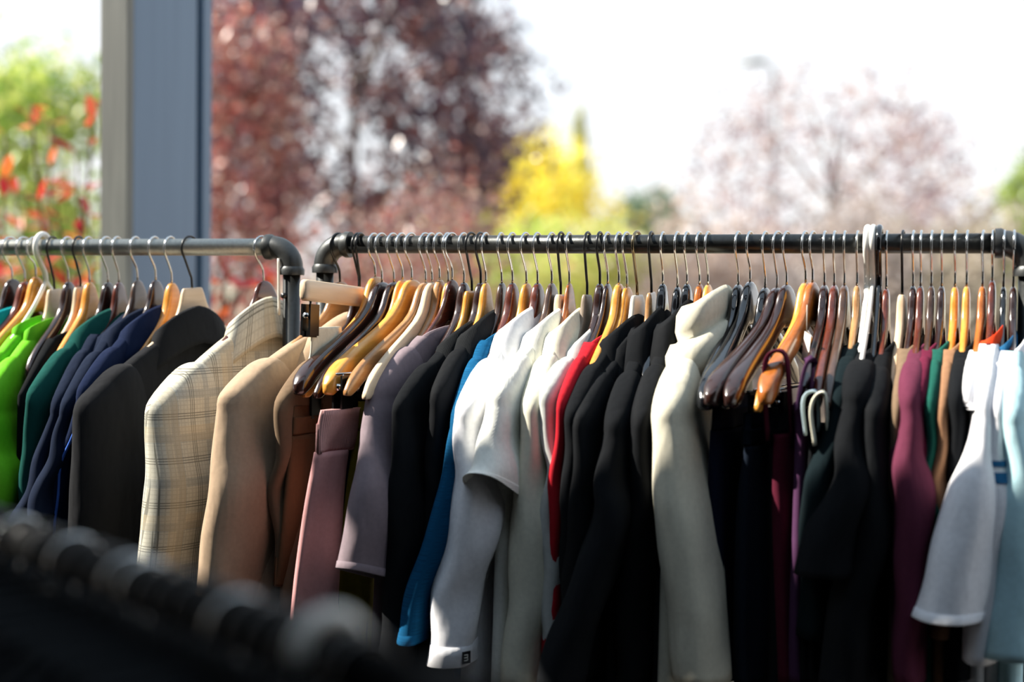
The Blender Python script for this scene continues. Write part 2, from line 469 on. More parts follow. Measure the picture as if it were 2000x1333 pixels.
def label_for(color, kind, hook, idx, side, n_total):
    cw = {'yellow': 'honey-yellow', 'pale': 'pale beech', 'tan': 'tan', 'amber': 'amber', 'redbrown': 'reddish-brown', 'dark': 'dark brown', 'walnut': 'walnut', 'black': 'glossy black', 'white': 'white', 'greywood': 'grey-brown', 'whitewood': 'off-white'}[color]
    if kind == 'tube': base = cw + ' plastic hanger'
    elif color == 'black': base = cw + ' hanger'
    elif kind == 'flat': base = cw + ' flat-topped hanger'
    elif kind == 'clip': base = cw + ' clip hanger'
    else: base = cw + ' wooden hanger'
    hk = {'chrome': 'chrome', 'black': 'black', 'bronze': 'bronze', 'self': 'thick'}[hook]
    if side == 'L':
        k = n_total - idx
        return f'{base} with {hk} hook, {ORD[k]} from the elbow on left rail'
    k = idx + 1
    if k <= 31: return f'{base} with {hk} hook, {ORD[k]} from left elbow on right rail'
    return f'{base} with {hk} hook, {ORD[n_total - idx]} from right elbow on right rail'
# side, stem px, top row, kind, colour, hook, near end px (x, y)
HL = [
 ('H1', 20, 546, 'round', 'dark', 'chrome', -185, 745), ('H2', 47, 548, 'round', 'redbrown', 'chrome', -160, 745), ('H3', 68, 543, 'round', 'yellow', 'chrome', -138, 745),
 ('H4', 84, 556, 'tube', 'white', 'self', -95, 765), ('H5', 103, 563, 'flat', 'pale', 'black', -70, 770), ('H6', 132, 549, 'round', 'dark', 'chrome', -30, 762),
 ('H7', 154, 560, 'flat', 'pale', 'black', 0, 765), ('H8', 173, 550, 'round', 'yellow', 'chrome', 25, 765), ('H9', 208, 551, 'round', 'dark', 'chrome', 52, 758),
 ('H10', 229, 552, 'round', 'redbrown', 'chrome', 90, 775), ('H11', 265, 549, 'contour', 'walnut', 'chrome', 112, 780), ('H12', 302, 549, 'round', 'dark', 'chrome', 158, 760),
 ('H13', 333, 550, 'round', 'yellow', 'chrome', 170, 780), ('H14', 371, 563, 'flat', 'pale', 'black', 172, 782), ('H15', 511, 548, 'contour', 'redbrown', 'chrome', 305, 790),
]
HR = [
 ('R1', 661, 552, 'round', 'tan', 'black', 448, 770), ('R2', 699, 560, 'round', 'dark', 'black', 545, 780), ('R3', 704, 560, 'clip', 'pale', 'black', 572, 560),
 ('R4', 730, 541, 'round', 'yellow', 'chrome', 578, 800), ('R5', 745, 553, 'contour', 'dark', 'chrome', 572, 762), ('R6', 767, 553, 'round', 'dark', 'chrome', 604, 790),
 ('R7', 784, 546, 'slim', 'yellow', 'chrome', 632, 790), ('R8', 803, 544, 'contour', 'yellow', 'chrome', 628, 765), ('R9', 830, 550, 'round', 'tan', 'chrome', 668, 775),
 ('R10', 842, 549, 'round', 'pale', 'chrome', 703, 790), ('R11', 857, 547, 'round', 'tan', 'chrome', 716, 780), ('R12', 874, 550, 'slim', 'yellow', 'chrome', 735, 780),
 ('R13', 882, 549, 'contour', 'redbrown', 'chrome', 742, 780), ('R14', 905, 553, 'round', 'dark', 'chrome', 770, 780), ('R15', 920, 570, 'flat', 'yellow', 'black', 786, 785),
 ('R16', 938, 553, 'round', 'dark', 'black', 805, 775), ('R17', 948, 552, 'round', 'yellow', 'chrome', 856, 770), ('R18', 978, 554, 'round', 'walnut', 'chrome', 890, 790),
 ('R19', 1000, 552, 'round', 'redbrown', 'chrome', 872, 780), ('R20', 1026, 555, 'round', 'yellow', 'chrome', 908, 790), ('R21', 1049, 551, 'contour', 'redbrown', 'chrome', 930, 785),
 ('R22', 1077, 554, 'round', 'walnut', 'chrome', 968, 760), ('R23', 1095, 574, 'flat', 'pale', 'black', 990, 790), ('R24', 1111, 552, 'contour', 'amber', 'chrome', 1040, 780),
 ('R25', 1147, 574, 'flat', 'greywood', 'black', 1070, 760), ('R26', 1171, 552, 'round', 'dark', 'black', 1080, 790), ('R27', 1186, 552, 'contour', 'dark', 'chrome', 1094, 780),
 ('R28', 1208, 554, 'round', 'yellow', 'chrome', 1108, 790), ('R29', 1223, 559, 'round', 'yellow', 'chrome', 1116, 795), ('R30', 1243, 575, 'flat', 'whitewood', 'bronze', 1134, 800),
 ('R31', 1271, 573, 'flat', 'tan', 'black', 1200, 800), ('R32', 1294, 556, 'round', 'black', 'chrome', 1222, 790), ('R33', 1322, 561, 'round', 'black', 'chrome', 1246, 800),
 ('R34', 1341, 557, 'round', 'black', 'chrome', 1262, 800), ('R35', 1365, 558, 'round', 'amber', 'chrome', 1285, 790), ('R36', 1382, 553, 'round', 'yellow', 'chrome', 1304, 790),
 ('R37', 1441, 556, 'round', 'black', 'chrome', 1352, 800), ('R38', 1464, 552, 'contour', 'black', 'chrome', 1368, 800), ('R39', 1494, 559, 'round', 'black', 'chrome', 1402, 800),
 ('R40', 1518, 560, 'contour', 'dark', 'chrome', 1384, 770), ('R41', 1536, 559, 'contour', 'dark', 'chrome', 1420, 780), ('R42', 1572, 551, 'round', 'yellow', 'chrome', 1470, 820),
 ('R43', 1587, 552, 'contour', 'amber', 'chrome', 1490, 770), ('R44', 1610, 558, 'round', 'dark', 'chrome', 1562, 800), ('R45', 1629, 558, 'round', 'redbrown', 'chrome', 1588, 810),
 ('R46', 1649, 559, 'round', 'walnut', 'chrome', 1612, 800), ('R47', 1674, 558, 'round', 'tan', 'chrome', 1640, 800), ('R48', 1693, 566, 'tube', 'white', 'self', 1655, 790),
 ('R49', 1704, 566, 'tube', 'white', 'self', 1668, 790), ('R50', 1716, 566, 'tube', 'black', 'self', 1690, 780), ('R51', 1731, 562, 'round', 'redbrown', 'chrome', 1705, 790),
 ('R52', 1762, 578, 'flat', 'pale', 'black', 1722, 800), ('R53', 1783, 556, 'round', 'dark', 'chrome', 1757, 790), ('R54', 1798, 556, 'round', 'redbrown', 'chrome', 1770, 780),
 ('R55', 1819, 560, 'round', 'walnut', 'chrome', 1795, 790), ('R56', 1839, 556, 'round', 'dark', 'chrome', 1817, 800), ('R57', 1865, 560, 'round', 'yellow', 'chrome', 1842, 800),
 ('R58', 1888, 558, 'round', 'yellow', 'chrome', 1872, 800), ('R59', 1919, 558, 'round', 'amber', 'chrome', 1898, 790), ('R60', 1938, 545, 'round', 'redbrown', 'chrome', 1918, 790),
 ('R61', 1960, 557, 'contour', 'black', 'chrome', 1950, 790), ('R62', 1979, 558, 'round', 'dark', 'chrome', 1978, 790),
]
def clip_on(t, n, zbar, fabric_gap=0.004):
    """metal pinch clip at distance n along a trouser bar, part with a spring sub-part"""
    c = MB()
    c.box((-0.0075, -n - 0.014, zbar - 0.048), (-0.0045, -n + 0.014, zbar - 0.004))
    c.box((0.0045, -n - 0.014, zbar - 0.048), (0.0075, -n + 0.014, zbar - 0.004))
    c.box((-0.0045, -n - 0.014, zbar - 0.050), (-0.0015, -n + 0.014, zbar - 0.042))
    c.box((0.0015, -n - 0.014, zbar - 0.050), (0.0045, -n + 0.014, zbar - 0.042))
    cl = c.build('clip', BLACKWIRE, t, False)
    MB().tube([(0, -n - 0.015, zbar - 0.020), (0, -n + 0.015, zbar - 0.020)], 0.0042, 10).build('spring', CHROME, cl)
    MB().tube([(0, -n, zbar + 0.004), (0, -n, zbar - 0.018)], 0.0016, 8).build('stem', BLACKWIRE, cl)
def make_hangers(lst, side, zrail):
    n = len(lst)
    lst2 = sorted(range(n), key=lambda i: lst[i][1])
    for idx, i in enumerate(lst2):
        hid, sxp, ty, kind, color, hook, ex, ey = lst[i]
        X0 = P(sxp, ty, 0)[0]
        drop = round((P(sxp, ty, 0)[2] - zrail) / 0.004) * 0.004
        L = 0.222 if kind != 'tube' else 0.205
        psi = solve_yaw(X0, L, ex)
        ze = end_z(X0, L, psi, ey) - zrail
        nom = drop - 0.142
        if kind == 'tube': nom = drop - 0.122
        if kind == 'clip': nom = drop - 0.012; L = 0.19
        tau = math.atan2(nom, L) - math.atan2(ze, L)
        tau = max(-0.22, min(0.22, tau))
        t = thing('clip_hanger' if kind == 'clip' else ('plastic_hanger' if kind == 'tube' else ('coat_hanger' if color == 'black' else 'wooden_hanger')),
                  label_for(color, kind, hook, idx, side, n), 'hanger', (X0, 0, zrail), (0, 0, 0), 'hangers on the ' + ('left' if side == 'L' else 'right') + ' rail')
        t.rotation_euler = (tau, 0, psi)          # turn about the rail's vertical, tilt about the rail itself
        if kind == 'tube':
            tube_hanger(t, drop, WOODS[color])
        elif kind == 'clip':
            ns = np.concatenate([[-.19, -.188, -.184], np.linspace(-.178, .178, 18), [.184, .188, .19]])
            zt = np.full(len(ns), drop); zb = np.full(len(ns), drop - 0.030); th = np.full(len(ns), 0.0085)
            for k in (0, -1): zt[k] -= .004; zb[k] += .004; th[k] *= .6
            for k in (1, -2): zt[k] -= .0015; zb[k] += .0015; th[k] *= .85
            MB().loft(sect_loft(ns, zt, zb, th)).build('body', WOODS[color], t)
            link(bpy.data.objects.new('hook', hook_mesh(hook, drop)), t)
            clip_on(t, 0.165, drop - 0.030); clip_on(t, -0.15, drop - 0.030)
        else:
            link(bpy.data.objects.new('body', hanger_body_mesh(kind, color, drop)), t)
            link(bpy.data.objects.new('hook', hook_mesh(hook, drop)), t)
        h = H(); h.o = t; h.X0 = X0; h.psi = psi; h.drop = drop; h.z = zrail; h.kind = kind; h.ze = ze; h.ex = ex; h.ey = ey; h.tau = tau
        HANGERS[hid] = h
make_hangers(HL, 'L', ZL)
make_hangers(HR, 'R', ZR)

# ------------------------------------------------------------------ garments
def to_local(p, h):
    q = np.asarray(p, float) - np.array([h.X0, 0, h.z])
    c, s = math.cos(h.psi), math.sin(h.psi)
    return np.array([q[0] * c + q[1] * s, -q[0] * s + q[1] * c, q[2]])     # (t, -n, z)
def ring(wn, wf, T, z, N=40, m=3.2, tc=0.0):
    a = np.arange(N) * 2 * math.pi / N
    c, s = np.cos(a), np.sin(a)
    cn = np.sign(c) * np.abs(c) ** (2 / m); st = np.sign(s) * np.abs(s) ** (2 / m)
    n = np.where(cn > 0, cn * wn, cn * wf)
    return np.stack([T * st + tc, -n, np.full(N, z)], 1)
def folds(V, seed, amp, z0, z1, kx=26):
    r = np.random.default_rng(seed)
    n = V[:, 1]; z = V[:, 2]
    k = np.clip((z0 - z) / max(1e-6, z0 - z1), 0, 1) ** 0.7
    d = np.zeros(len(V))
    for i in range(4):
        d += r.uniform(.5, 1) * np.sin(n * kx * r.uniform(.6, 1.9) + r.uniform(0, 6.28) + z * r.uniform(-4, 4)) / (1 + i * .4)
    V[:, 0] += amp * k * d * 0.55
    return V
def smoothstep(x): x = np.clip(x, 0, 1); return x * x * (3 - 2 * x)
SEED = [100]
USED = set()
def garment(name, label, cat, hid, mat, shoulder, Ls=0.215, neck=(0.078, None), T=0.015, hem=-0.78, hemw=0.23, chest=0.205, sleeve=None, sl_mat=None,
            collar='crew', col_mat=None, col_h=0.03, fold=0.007, far_sleeve=True, group='clothes on the right rail', thick_sleeve=0.022, sl_a=0.075, z_neck=None, cuff=None, sleeve_end='long', sway=0.0, hem_tilt=0.0, piping=None, piping_i=1, stripes=()):
    h = HANGERS[hid]; SEED[0] += 1; sd = SEED[0]
    xs, ys = shoulder
    psi = solve_yaw(h.X0, Ls, xs)
    h2 = H(); h2.X0 = h.X0; h2.psi = psi; h2.z = h.z
    h.o.rotation_euler[2] = psi
    zs = end_z(h.X0, Ls, psi, ys) - h.z
    # bring the hanger's arm just below the shoulder seam
    if h.kind not in ('clip',):
        L = 0.205 if h.kind == 'tube' else 0.222
        nom = h.drop - (0.122 if h.kind == 'tube' else 0.142)
        Lq = Ls - 0.05
        tau = math.atan2(nom, Lq) - math.atan2(zs - 0.022, Lq)
        h.o.rotation_euler[0] = max(-0.2, min(0.2, tau))
        for ch in h.o.children:
            if ch.name.startswith('body'): ch.scale = (0.5 if h.kind == 'contour' else 0.66, Lq / L, 1)
    t = thing(name, label, cat, (h.X0, 0, h.z), (0, 0, psi), group)
    nn = neck[0]
    zn = z_neck if z_neck is not None else h.drop - 0.082
    zf = 2 * (h.drop - 0.118) - zs
    zf = max(min(zf, zn - 0.03), zn - 0.16)
    g_rings = None
    # ---- body
    rings = []
    steps_top = np.linspace(0, 1, 16)
    zlow = min(zs, zf)
    zlist = list(zn + (zlow - zn) * steps_top) + list(zlow + (hem - zlow) * np.linspace(0, 1, 30)[1:])
    Lb = Ls - 0.022
    def half(z, ztip):
        if z >= ztip:
            f = (zn - z) / max(1e-4, zn - ztip)
            return nn + (Lb - nn) * (f ** 0.9)
        k = smoothstep((ztip - z) / 0.16)
        w = Lb + (min(chest, Lb) - Lb) * k
        g = np.clip((ztip - 0.16 - z) / max(1e-3, (ztip - 0.16 - hem)), 0, 1)
        return float(w + (hemw - chest) * g)
    for z in zlist:
        f = np.clip((zn - z) / max(1e-4, zn - zlow), 0, 1)
        Tz = (0.016 + (T * 0.8 - 0.016) * f) if z >= zlow else T * (0.8 + 0.25 * smoothstep((zlow - z) / 0.2))
        rings.append(ring(half(z, zs), half(z, zf), Tz, z, tc=sway * np.clip((zlow - z) / 0.5, 0, 1)))
    # fold the hem inwards
    last = rings[-1]; inner = last.copy(); inner[:, 0] *= 0.8; inner[:, 1] *= 0.985; inner[:, 2] += 0.03
    V = np.concatenate(rings + [inner]); V = folds(V, sd, fold, zlow, hem)
    N = 40; R = len(rings) + 1
    UVb = np.stack([-V[:, 1] + np.where(V[:, 0] > 0, 0, 1.0), V[:, 2]], 1)
    mb = MB().loft(V.reshape(R, N, 3), False, False, UVb)
    body = mb.build('body', mat, t)
    # ---- sleeves
    def make_sleeve(sgn, Lz, st, a0, b0, m_, tilt=0.0):
        """dome over the shoulder tip, then horizontal rings down the stations st = (t, n, z, a, b)"""
        f = max(0.0, (Ls - 0.06 - nn) / (Ls - nn)) ** (1 / .85)
        za = zn - f * (zn - Lz) + 0.001
        z1 = Lz - 0.032; slope = (za - Lz) / 0.06
        n1 = Ls + 0.010 - a0
        st = [q for i_, q in enumerate(st) if q[2] < z1 - 0.075 or i_ == len(st) - 1]
        bt = min(b0, max(T * 0.95, b0 * .8))
        S = [(0.0, n1, z1, a0, bt)] + ([(st[0][0] * .5, (n1 + st[0][1]) / 2, (z1 + st[0][2]) / 2, (a0 + st[0][3]) / 2, (bt + b0) / 2)] if z1 - st[0][2] > 0.06 else []) + st
        S = spline(np.array(S), 32)
        phi = np.radians(np.array([3, 14, 26, 38, 50, 62, 73, 85]))
        dome = [(0.0, (Ls - 0.062) + (n1 - (Ls - 0.062)) * (1 - math.cos(p)), za + (z1 - za) * (1 - math.cos(p)), a0 * math.sin(p), bt * math.sin(p) ** 0.5) for p in phi]
        S = np.vstack([np.array(dome), S])
        r = np.random.default_rng(sd + 5); ph = r.uniform(0, 6.28, 6)
        k = 28; ang = np.arange(k) * 2 * math.pi / k; q = 2 / 2.2
        ca = np.sign(np.cos(ang)) * np.abs(np.cos(ang)) ** q; sa = np.sign(np.sin(ang)) * np.abs(np.sin(ang)) ** q
        rg, uv, ln = [], [], 0
        for i, (tt, n_, z_, a_, b_) in enumerate(S):
            f = max(0, i - 7) / (len(S) - 8)
            w = fold * 2.2 * min(1, f * 2) * (np.sin(2 * ang + ph[0] + 3 * f) * .5 + np.sin(3 * ang + ph[1] - 5 * f) * .6 + .4 * np.sin(5 * ang + ph[2] + 4 * f))
            bend = fold * 0.5 * min(1, f * 2) * math.sin(ph[3] + 9 * f)
            x = tt + b_ * sa * (1 + w * 8) + bend + fold * .35 * min(1, f * 3) * np.sin(z_ * 55 + ca * 2.5 + ph[4]) * (ca * .5 + .5)
            n = sgn * (n_ + a_ * ca * (1 + w * 2))
            z = z_ + tilt * ca * f ** 3
            if i < 8: z = z - slope * math.cos(phi[i]) ** 1.5 * a_ * ca * .9
            rg.append(np.stack([x, -n, z], 1))
            if i: ln += math.dist(S[i][:3], S[i - 1][:3])
            uv += list(zip(n + np.where(sa > 0, 0, .5), z))
        last = rg[-1]; cc = last.mean(0); upr = rg[-5]; cu = upr.mean(0)
        rg.append(cc + (last - cc) * np.array([.93, .97, 1])); rg.append(cu + (upr - cu) * np.array([.82, .93, 1]))
        uv += [(x, -ln) for x in np.linspace(0, .1, k)] * 2
        so = MB().loft(rg, True, False, uv).build('sleeve', m_, t)
        return so, rg, S
    if sleeve is not None:
        a0 = sl_a; b0 = thick_sleeve
        st = []
        for x, y, ne, a, b in sleeve:                       # (x_edge, y, n_edge, a, b)
            p = to_local(P(x, y, ne), h2)
            st.append((p[0] + b * 0.75, -p[1] - a, p[2], a, b))
        so, rg, S = make_sleeve(1, zs, st, a0, b0, sl_mat or mat, hem_tilt)
        if far_sleeve:
            Lt = max(0.15, zs - st[-1][2])
            make_sleeve(-1, zf, [(0, Ls - a0 * .9, zf - Lt * .5, a0 * .9, b0), (0, Ls - a0 * .85, zf - Lt, a0 * .8, b0 * .9)], a0, b0, sl_mat or mat)
        if piping:
            MB().tube([q[piping_i] for q in rg[8:-2]], 0.0022, 6).build('piping', piping, so)
        for f0, f1, sm_ in stripes:
            i0 = 8 + int(f0 * 32); i1 = 8 + int(f1 * 32)
            seg = []
            for q in rg[i0:i1 + 1]:
                c_ = q.mean(0); seg.append(c_ + (q - c_) + np.sign(q - c_) * np.array([.0012, .0012, 0]))
            MB().loft(seg, False, False).build('stripe', sm_, so)
        g_rings = rg
        if cuff:
            cm, wd = cuff
            seg = [q for q in rg[8:-2] if q[:, 2].mean() < rg[-3][:, 2].mean() + wd + 1e-4]
            if len(seg) < 2: seg = rg[-4:-2]
            out = []
            for q in seg:
                c_ = q.mean(0); d_ = q - c_; d_[:, 2] = 0
                out.append(q + d_ / (np.linalg.norm(d_, axis=1)[:, None] + 1e-9) * .0011)
            out = [seg[0]] + out + [out[-1] - np.array([0, 0, .0012]), seg[-1]]
            MB().loft(out, False, False).build('cuff', cm, t)
    # ---- collar
    cmat = col_mat or mat
    def prof(pairs, nnx, tnx, drop_near=0.0, lean=0.0, N=44):
        rg = []
        for o, z in pairs:
            on = o * (1.9 if o > 0.004 else 1.0)
            q = ring(nnx + on, nnx + on, tnx + o * 0.95, 0.0, N, 2.4)
            e = np.abs(q[:, 1]) / (nnx + 0.004)
            back = q[:, 0] / (tnx + abs(o))
            q[:, 2] = zn + z + 0.014 * back - 0.006 - drop_near * e ** 1.6
            rg.append(q)
        V = np.concatenate(rg); u = np.arctan2(V[:, 0] * 3, -V[:, 1]) * nnx
        vv = np.repeat(np.arange(len(pairs)) * 0.012, N)
        return MB().loft(rg, False, False, np.stack([u, vv], 1)).build('collar', cmat, t)
    if collar == 'fold':
        H_ = col_h
        prof([(-.003, -.022), (-.003, .0), (-.005, H_ * .7), (-.002, H_ * .96), (.003, H_), (.007, H_ * .9), (.012, H_ * .5), (.0185, -.004), (.0225, -.018), (.0205, -.0195), (.013, -.002)], nn - .004, 0.016, 0.018)
    elif collar == 'blazer':
        H_ = col_h
        prof([(-.003, -.03), (-.003, 0), (-.006, H_ * .75), (-.004, H_ * .97), (.001, H_), (.004, H_ * .93), (.008, H_ * .45), (.0135, -.004), (.0145, -.012), (.012, -.012)], nn, 0.018, 0.026)
    elif collar == 'mock':
        H_ = col_h
        prof([(.0, -.02), (.002, -.006), (.001, H_ * .5), (-.001, H_ * .95), (-.002, H_), (-.005, H_ * .97), (-.007, H_ * .4), (-.006, -.02)], nn, 0.018, 0.010)
    elif collar == 'turtle':
        H_ = col_h
        prof([(-.004, -.02), (-.006, H_ * .6), (-.003, H_ * .98), (.006, H_ * 1.0), (.012, H_ * .86), (.014, H_ * .55), (.011, H_ * .36), (.013, H_ * .33), (.020, H_ * .34), (.026, H_ * .15), (.027, -.01), (.022, -.030), (.016, -.030), (.010, -.01)], nn - .010, 0.021, 0.012)
    elif collar == 'crew':
        prof([(.001, -.016), (.003, -.006), (.002, .009), (-.0015, .011), (-.004, .008), (-.004, -.014)], nn, 0.0165, 0.007)
    elif collar == 'hood':
        prof([(-.003, -.03), (-.004, .01), (-.002, .022), (.006, .03), (.018, .022), (.030, .0), (.036, -.03), (.030, -.05), (.016, -.05), (.004, -.03)], nn - .006, 0.020, 0.030)
    g = H(); g.t = t; g.h = h2; g.zs = zs; g.zn = zn; g.Ls = Ls; g.rg = g_rings
    USED.add(hid)
    return g

FAB = lambda nm, rgb, **k: fabric(nm, rgb, **k)
blk = FAB('black_cotton', (20, 22, 25)); blk2 = FAB('black_jersey', (18, 20, 23), rough=0.8); blkrib = FAB('black_rib', (32, 34, 36), kind='rib', wr=0.5)
char = FAB('charcoal_wool', (30, 31, 34), sheen=0.03)
plaid = FAB('plaid_wool', (206, 203, 188), kind='plaid', sheen=0.03, wrinkle=0.25)
beige = FAB('beige_wool', (174, 151, 127), sheen=0.03)
taupe = FAB('taupe_fleece', (120, 100, 80), sheen=0.03)
navy = FAB('navy_cotton', (24, 33, 52)); navy2 = FAB('navy_blue_twill', (20, 31, 58)); teal = FAB('teal_jersey', (10, 132, 140)); lime = FAB('lime_shell', (108, 196, 36), rough=0.6)
dgreen = FAB('bottle_green', (20, 74, 68)); white = FAB('white_cotton', (236, 236, 242)); white_p = FAB('white_pique', (234, 234, 226), kind='knit', wr=0.2)
cream = FAB('cream_knit', (208, 203, 184), sheen=0.03); cream2 = FAB('ivory_cotton', (226, 222, 202)); lgrey = FAB('light_grey_shirt', (198, 200, 196), rough=0.7)
red = FAB('red_jersey', (176, 32, 44)); marl = FAB('blue_marl', (18, 86, 128), kind='marl'); mauve = FAB('mauve_grey', (134, 120, 126), rough=0.75)
pink = FAB('dusty_pink', (196, 146, 146)); pinkrib = FAB('dusty_pink_rib', (204, 156, 154), kind='rib', wr=0.6); olive = FAB('olive_cotton', (124, 114, 36)); burg = FAB('burgundy_jersey', (98, 46, 66)); maroon = FAB('maroon_jersey', (100, 32, 56))
green2 = FAB('forest_green', (30, 88, 76)); tanf = FAB('tan_jersey', (150, 112, 84)); aqua = FAB('pale_aqua', (176, 212, 220)); dteal = FAB('dark_teal', (14, 26, 30)); purple = FAB('plum_purple', (78, 48, 78))
orange = FAB('orange_rib', (226, 72, 36), kind='rib'); bluestripe = FAB('steel_blue_rib', (44, 104, 148)); brown = FAB('brown_twill', (104, 78, 56)); ltblue = FAB('powder_blue', (170, 190, 200))
GL = 'clothes on the left rail'

# left rail, far to near
garment('jersey_top', 'teal blue jersey top at the far left edge of the left rail', 'top', 'H1', teal, (-185, 745), collar='fold', col_h=.03, sleeve=[(-230, 900, .23, .07, .02), (-240, 1050, .23, .06, .02)], group=GL, T=.02)
garment('shell_jacket', 'lime green jacket with low collar, behind the other lime one', 'jacket', 'H4', lime, (-70, 760), Ls=.2, collar='mock', col_h=.028, sleeve=[(-95, 930, .22, .06, .022), (-100, 1150, .22, .05, .02)], group=GL, T=.016)
garment('shell_jacket', 'bright lime green jacket with stand-up collar, in front of its twin', 'jacket', 'H5', lime, (-38, 768), Ls=.2, collar='mock', col_h=.032, sleeve=[(-40, 950, .22, .06, .022), (-40, 1150, .22, .05, .02)], group=GL, T=.02)
garment('jacket', 'dark bottle-green jacket with folded collar beside the lime jackets', 'jacket', 'H9', dgreen, (62, 748), Ls=.195, collar='fold', col_h=.034, sleeve=[(35, 880, .2, .06, .024), (20, 1040, .2, .055, .022), (10, 1180, .2, .05, .02)], group=GL, T=.018)
garment('hooded_jacket', 'dark navy hooded jacket with loose sleeve, beside the bottle-green jacket', 'jacket', 'H10', navy, (110, 768), Ls=.19, collar='hood', col_h=.03, sleeve=[(70, 880, .215, .055, .022), (20, 990, .235, .05, .022), (-30, 1100, .24, .045, .02)], group=GL, T=.018)
garment('polo_shirt', 'navy polo shirt with folded collar, behind the bright navy jacket', 'shirt', 'H11', navy, (128, 770), Ls=.2, collar='fold', col_h=.03, sleeve=[(92, 880, .225, .055, .022), (42, 1010, .245, .05, .022)], group=GL, T=.018, sleeve_end='short')
garment('zip_jacket', 'navy blue jacket with bright blue edge beside the charcoal blazer', 'jacket', 'H12', navy2, (160, 740), Ls=.2, collar='fold', col_h=.036, sleeve=[(115, 820, .215, .06, .02), (95, 930, .215, .055, .02), (82, 1050, .215, .05, .02), (75, 1200, .21, .045, .018)], group=GL, T=.018, piping=FAB('bright_blue_piping', (70, 110, 200)))
garment('blazer', 'charcoal grey wool blazer between the navy jacket and the plaid blazer', 'blazer', 'H14', char, (158, 768), Ls=.225, collar='blazer', col_h=.046, sleeve=[(132, 850, .225, .075, .034), (119, 970, .225, .072, .034), (116, 1120, .225, .066, .032), (112, 1330, .22, .055, .03)], sl_a=.07, thick_sleeve=.034, group=GL, T=.024, fold=.004, neck=(.072, None), cuff=None)
garment('blazer', 'beige plaid wool blazer hung last on the left rail', 'blazer', 'H15', plaid, (300, 768), Ls=.235, collar='blazer', col_h=.05, sleeve=[(272, 850, .24, .075, .036), (262, 970, .24, .072, .038), (252, 1120, .24, .066, .036), (242, 1340, .235, .058, .032)], sl_a=.072, thick_sleeve=.036, group=GL, T=.026, fold=.003, neck=(.070, None))

# right rail
garment('coat', 'beige wool coat with sunlit sleeve, first on the right rail', 'coat', 'R1', beige, (440, 752), Ls=.235, collar='hood', col_h=.04, sleeve=[(405, 850, .245, .078, .036), (385, 980, .25, .075, .036), (366, 1140, .25, .068, .034), (352, 1330, .245, .06, .032)], sl_a=.078, thick_sleeve=.036, T=.026, fold=.004)
garment('hooded_jacket', 'taupe fleece hooded jacket between the beige coat and the bare hangers', 'jacket', 'R2', taupe, (548, 760), Ls=.21, collar='hood', col_h=.03, sleeve=[(520, 870, .195, .07, .026), (520, 1000, .195, .06, .026), (522, 1145, .19, .05, .024)], T=.02, fold=.009)
garment('t_shirt', 'mauve grey short-sleeved top beside the olive trousers', 'top', 'R13', mauve, (728, 735), Ls=.19, collar='crew', sleeve=[(690, 850, .225, .060, .026), (668, 980, .25, .060, .030), (645, 1135, .262, .062, .034)], hem_tilt=.02, fold=.004, thick_sleeve=.026, sl_a=.07, T=.018, cuff=(mauve, .016), sleeve_end='short')
garment('polo_shirt', 'black polo shirt with ribbed collar beside the mauve top', 'shirt', 'R15', blk, (778, 765), Ls=.205, collar='fold', col_mat=blkrib, col_h=.036, sleeve=[(760, 850, .225, .065, .026), (745, 1000, .23, .065, .026), (735, 1150, .23, .06, .026), (728, 1330, .23, .055, .026)], T=.018)
garment('polo_shirt', 'black polo shirt with ribbed collar, just left of the white shirt', 'shirt', 'R17', blk2, (852, 745), Ls=.185, collar='fold', col_mat=blkrib, col_h=.036, sleeve=[(832, 850, .2, .06, .022), (815, 1000, .2, .06, .022), (800, 1330, .2, .05, .022)], T=.016)
g_marl = garment('t_shirt', 'blue marl sports top with bright edge stripe', 'top', 'R18', marl, (893, 790), Ls=.19, collar='crew', sleeve=[(862, 900, .215, .058, .022), (812, 1080, .235, .078, .024), (758, 1258, .25, .098, .024)], thick_sleeve=.022, T=.014, piping=FAB('cyan_piping', (40, 140, 190)), piping_i=10, cuff=(marl, .012), sleeve_end='short')
g_white = garment('shirt', 'bright white long-sleeved shirt with tall collar beside the black polos', 'shirt', 'R20', white, (905, 775), Ls=.2, collar='fold', col_h=.042, sleeve=[(882, 880, .225, .06, .03), (866, 1010, .235, .055, .032), (845, 1150, .24, .05, .032), (824, 1300, .245, .045, .03)], thick_sleeve=.03, T=.018, cuff=(white, .028), fold=.012)
garment('polo_shirt', 'white pique polo shirt with flared short sleeve', 'shirt', 'R22', white_p, (968, 742), Ls=.205, collar='fold', col_h=.040, sleeve=[(952, 800, .235, .062, .034), (930, 870, .25, .075, .042), (892, 985, .265, .078, .036)], thick_sleeve=.03, sl_a=.07, T=.018, hem_tilt=.042, cuff=(white_p, .014), sleeve_end='short', fold=.004)
garment('shirt', 'ivory long-sleeved shirt behind the white polo', 'shirt', 'R24', cream2, (1035, 765), Ls=.19, collar='fold', col_h=.040, sleeve=[(1010, 870, .205, .06, .03), (990, 1050, .215, .06, .032), (978, 1180, .215, .055, .032), (970, 1345, .215, .05, .03)], thick_sleeve=.028, T=.016)
garment('shirt', 'light grey satin shirt with gathered shoulder beside the red top', 'shirt', 'R25', lgrey, (1066, 742), Ls=.185, collar='fold', col_h=.034, sleeve=[(1058, 830, .2, .055, .022), (1052, 1000, .2, .05, .022), (1046, 1330, .2, .045, .02)], T=.014, fold=.012)
garment('t_shirt', 'red long-sleeved jersey top between the grey shirt and black jackets', 'top', 'R27', red, (1096, 760), Ls=.195, collar='crew', sleeve=[(1072, 850, .205, .05, .014), (1064, 1000, .205, .045, .014), (1058, 1130, .2, .04, .013), (1055, 1330, .2, .04, .013)], thick_sleeve=.015, T=.012)
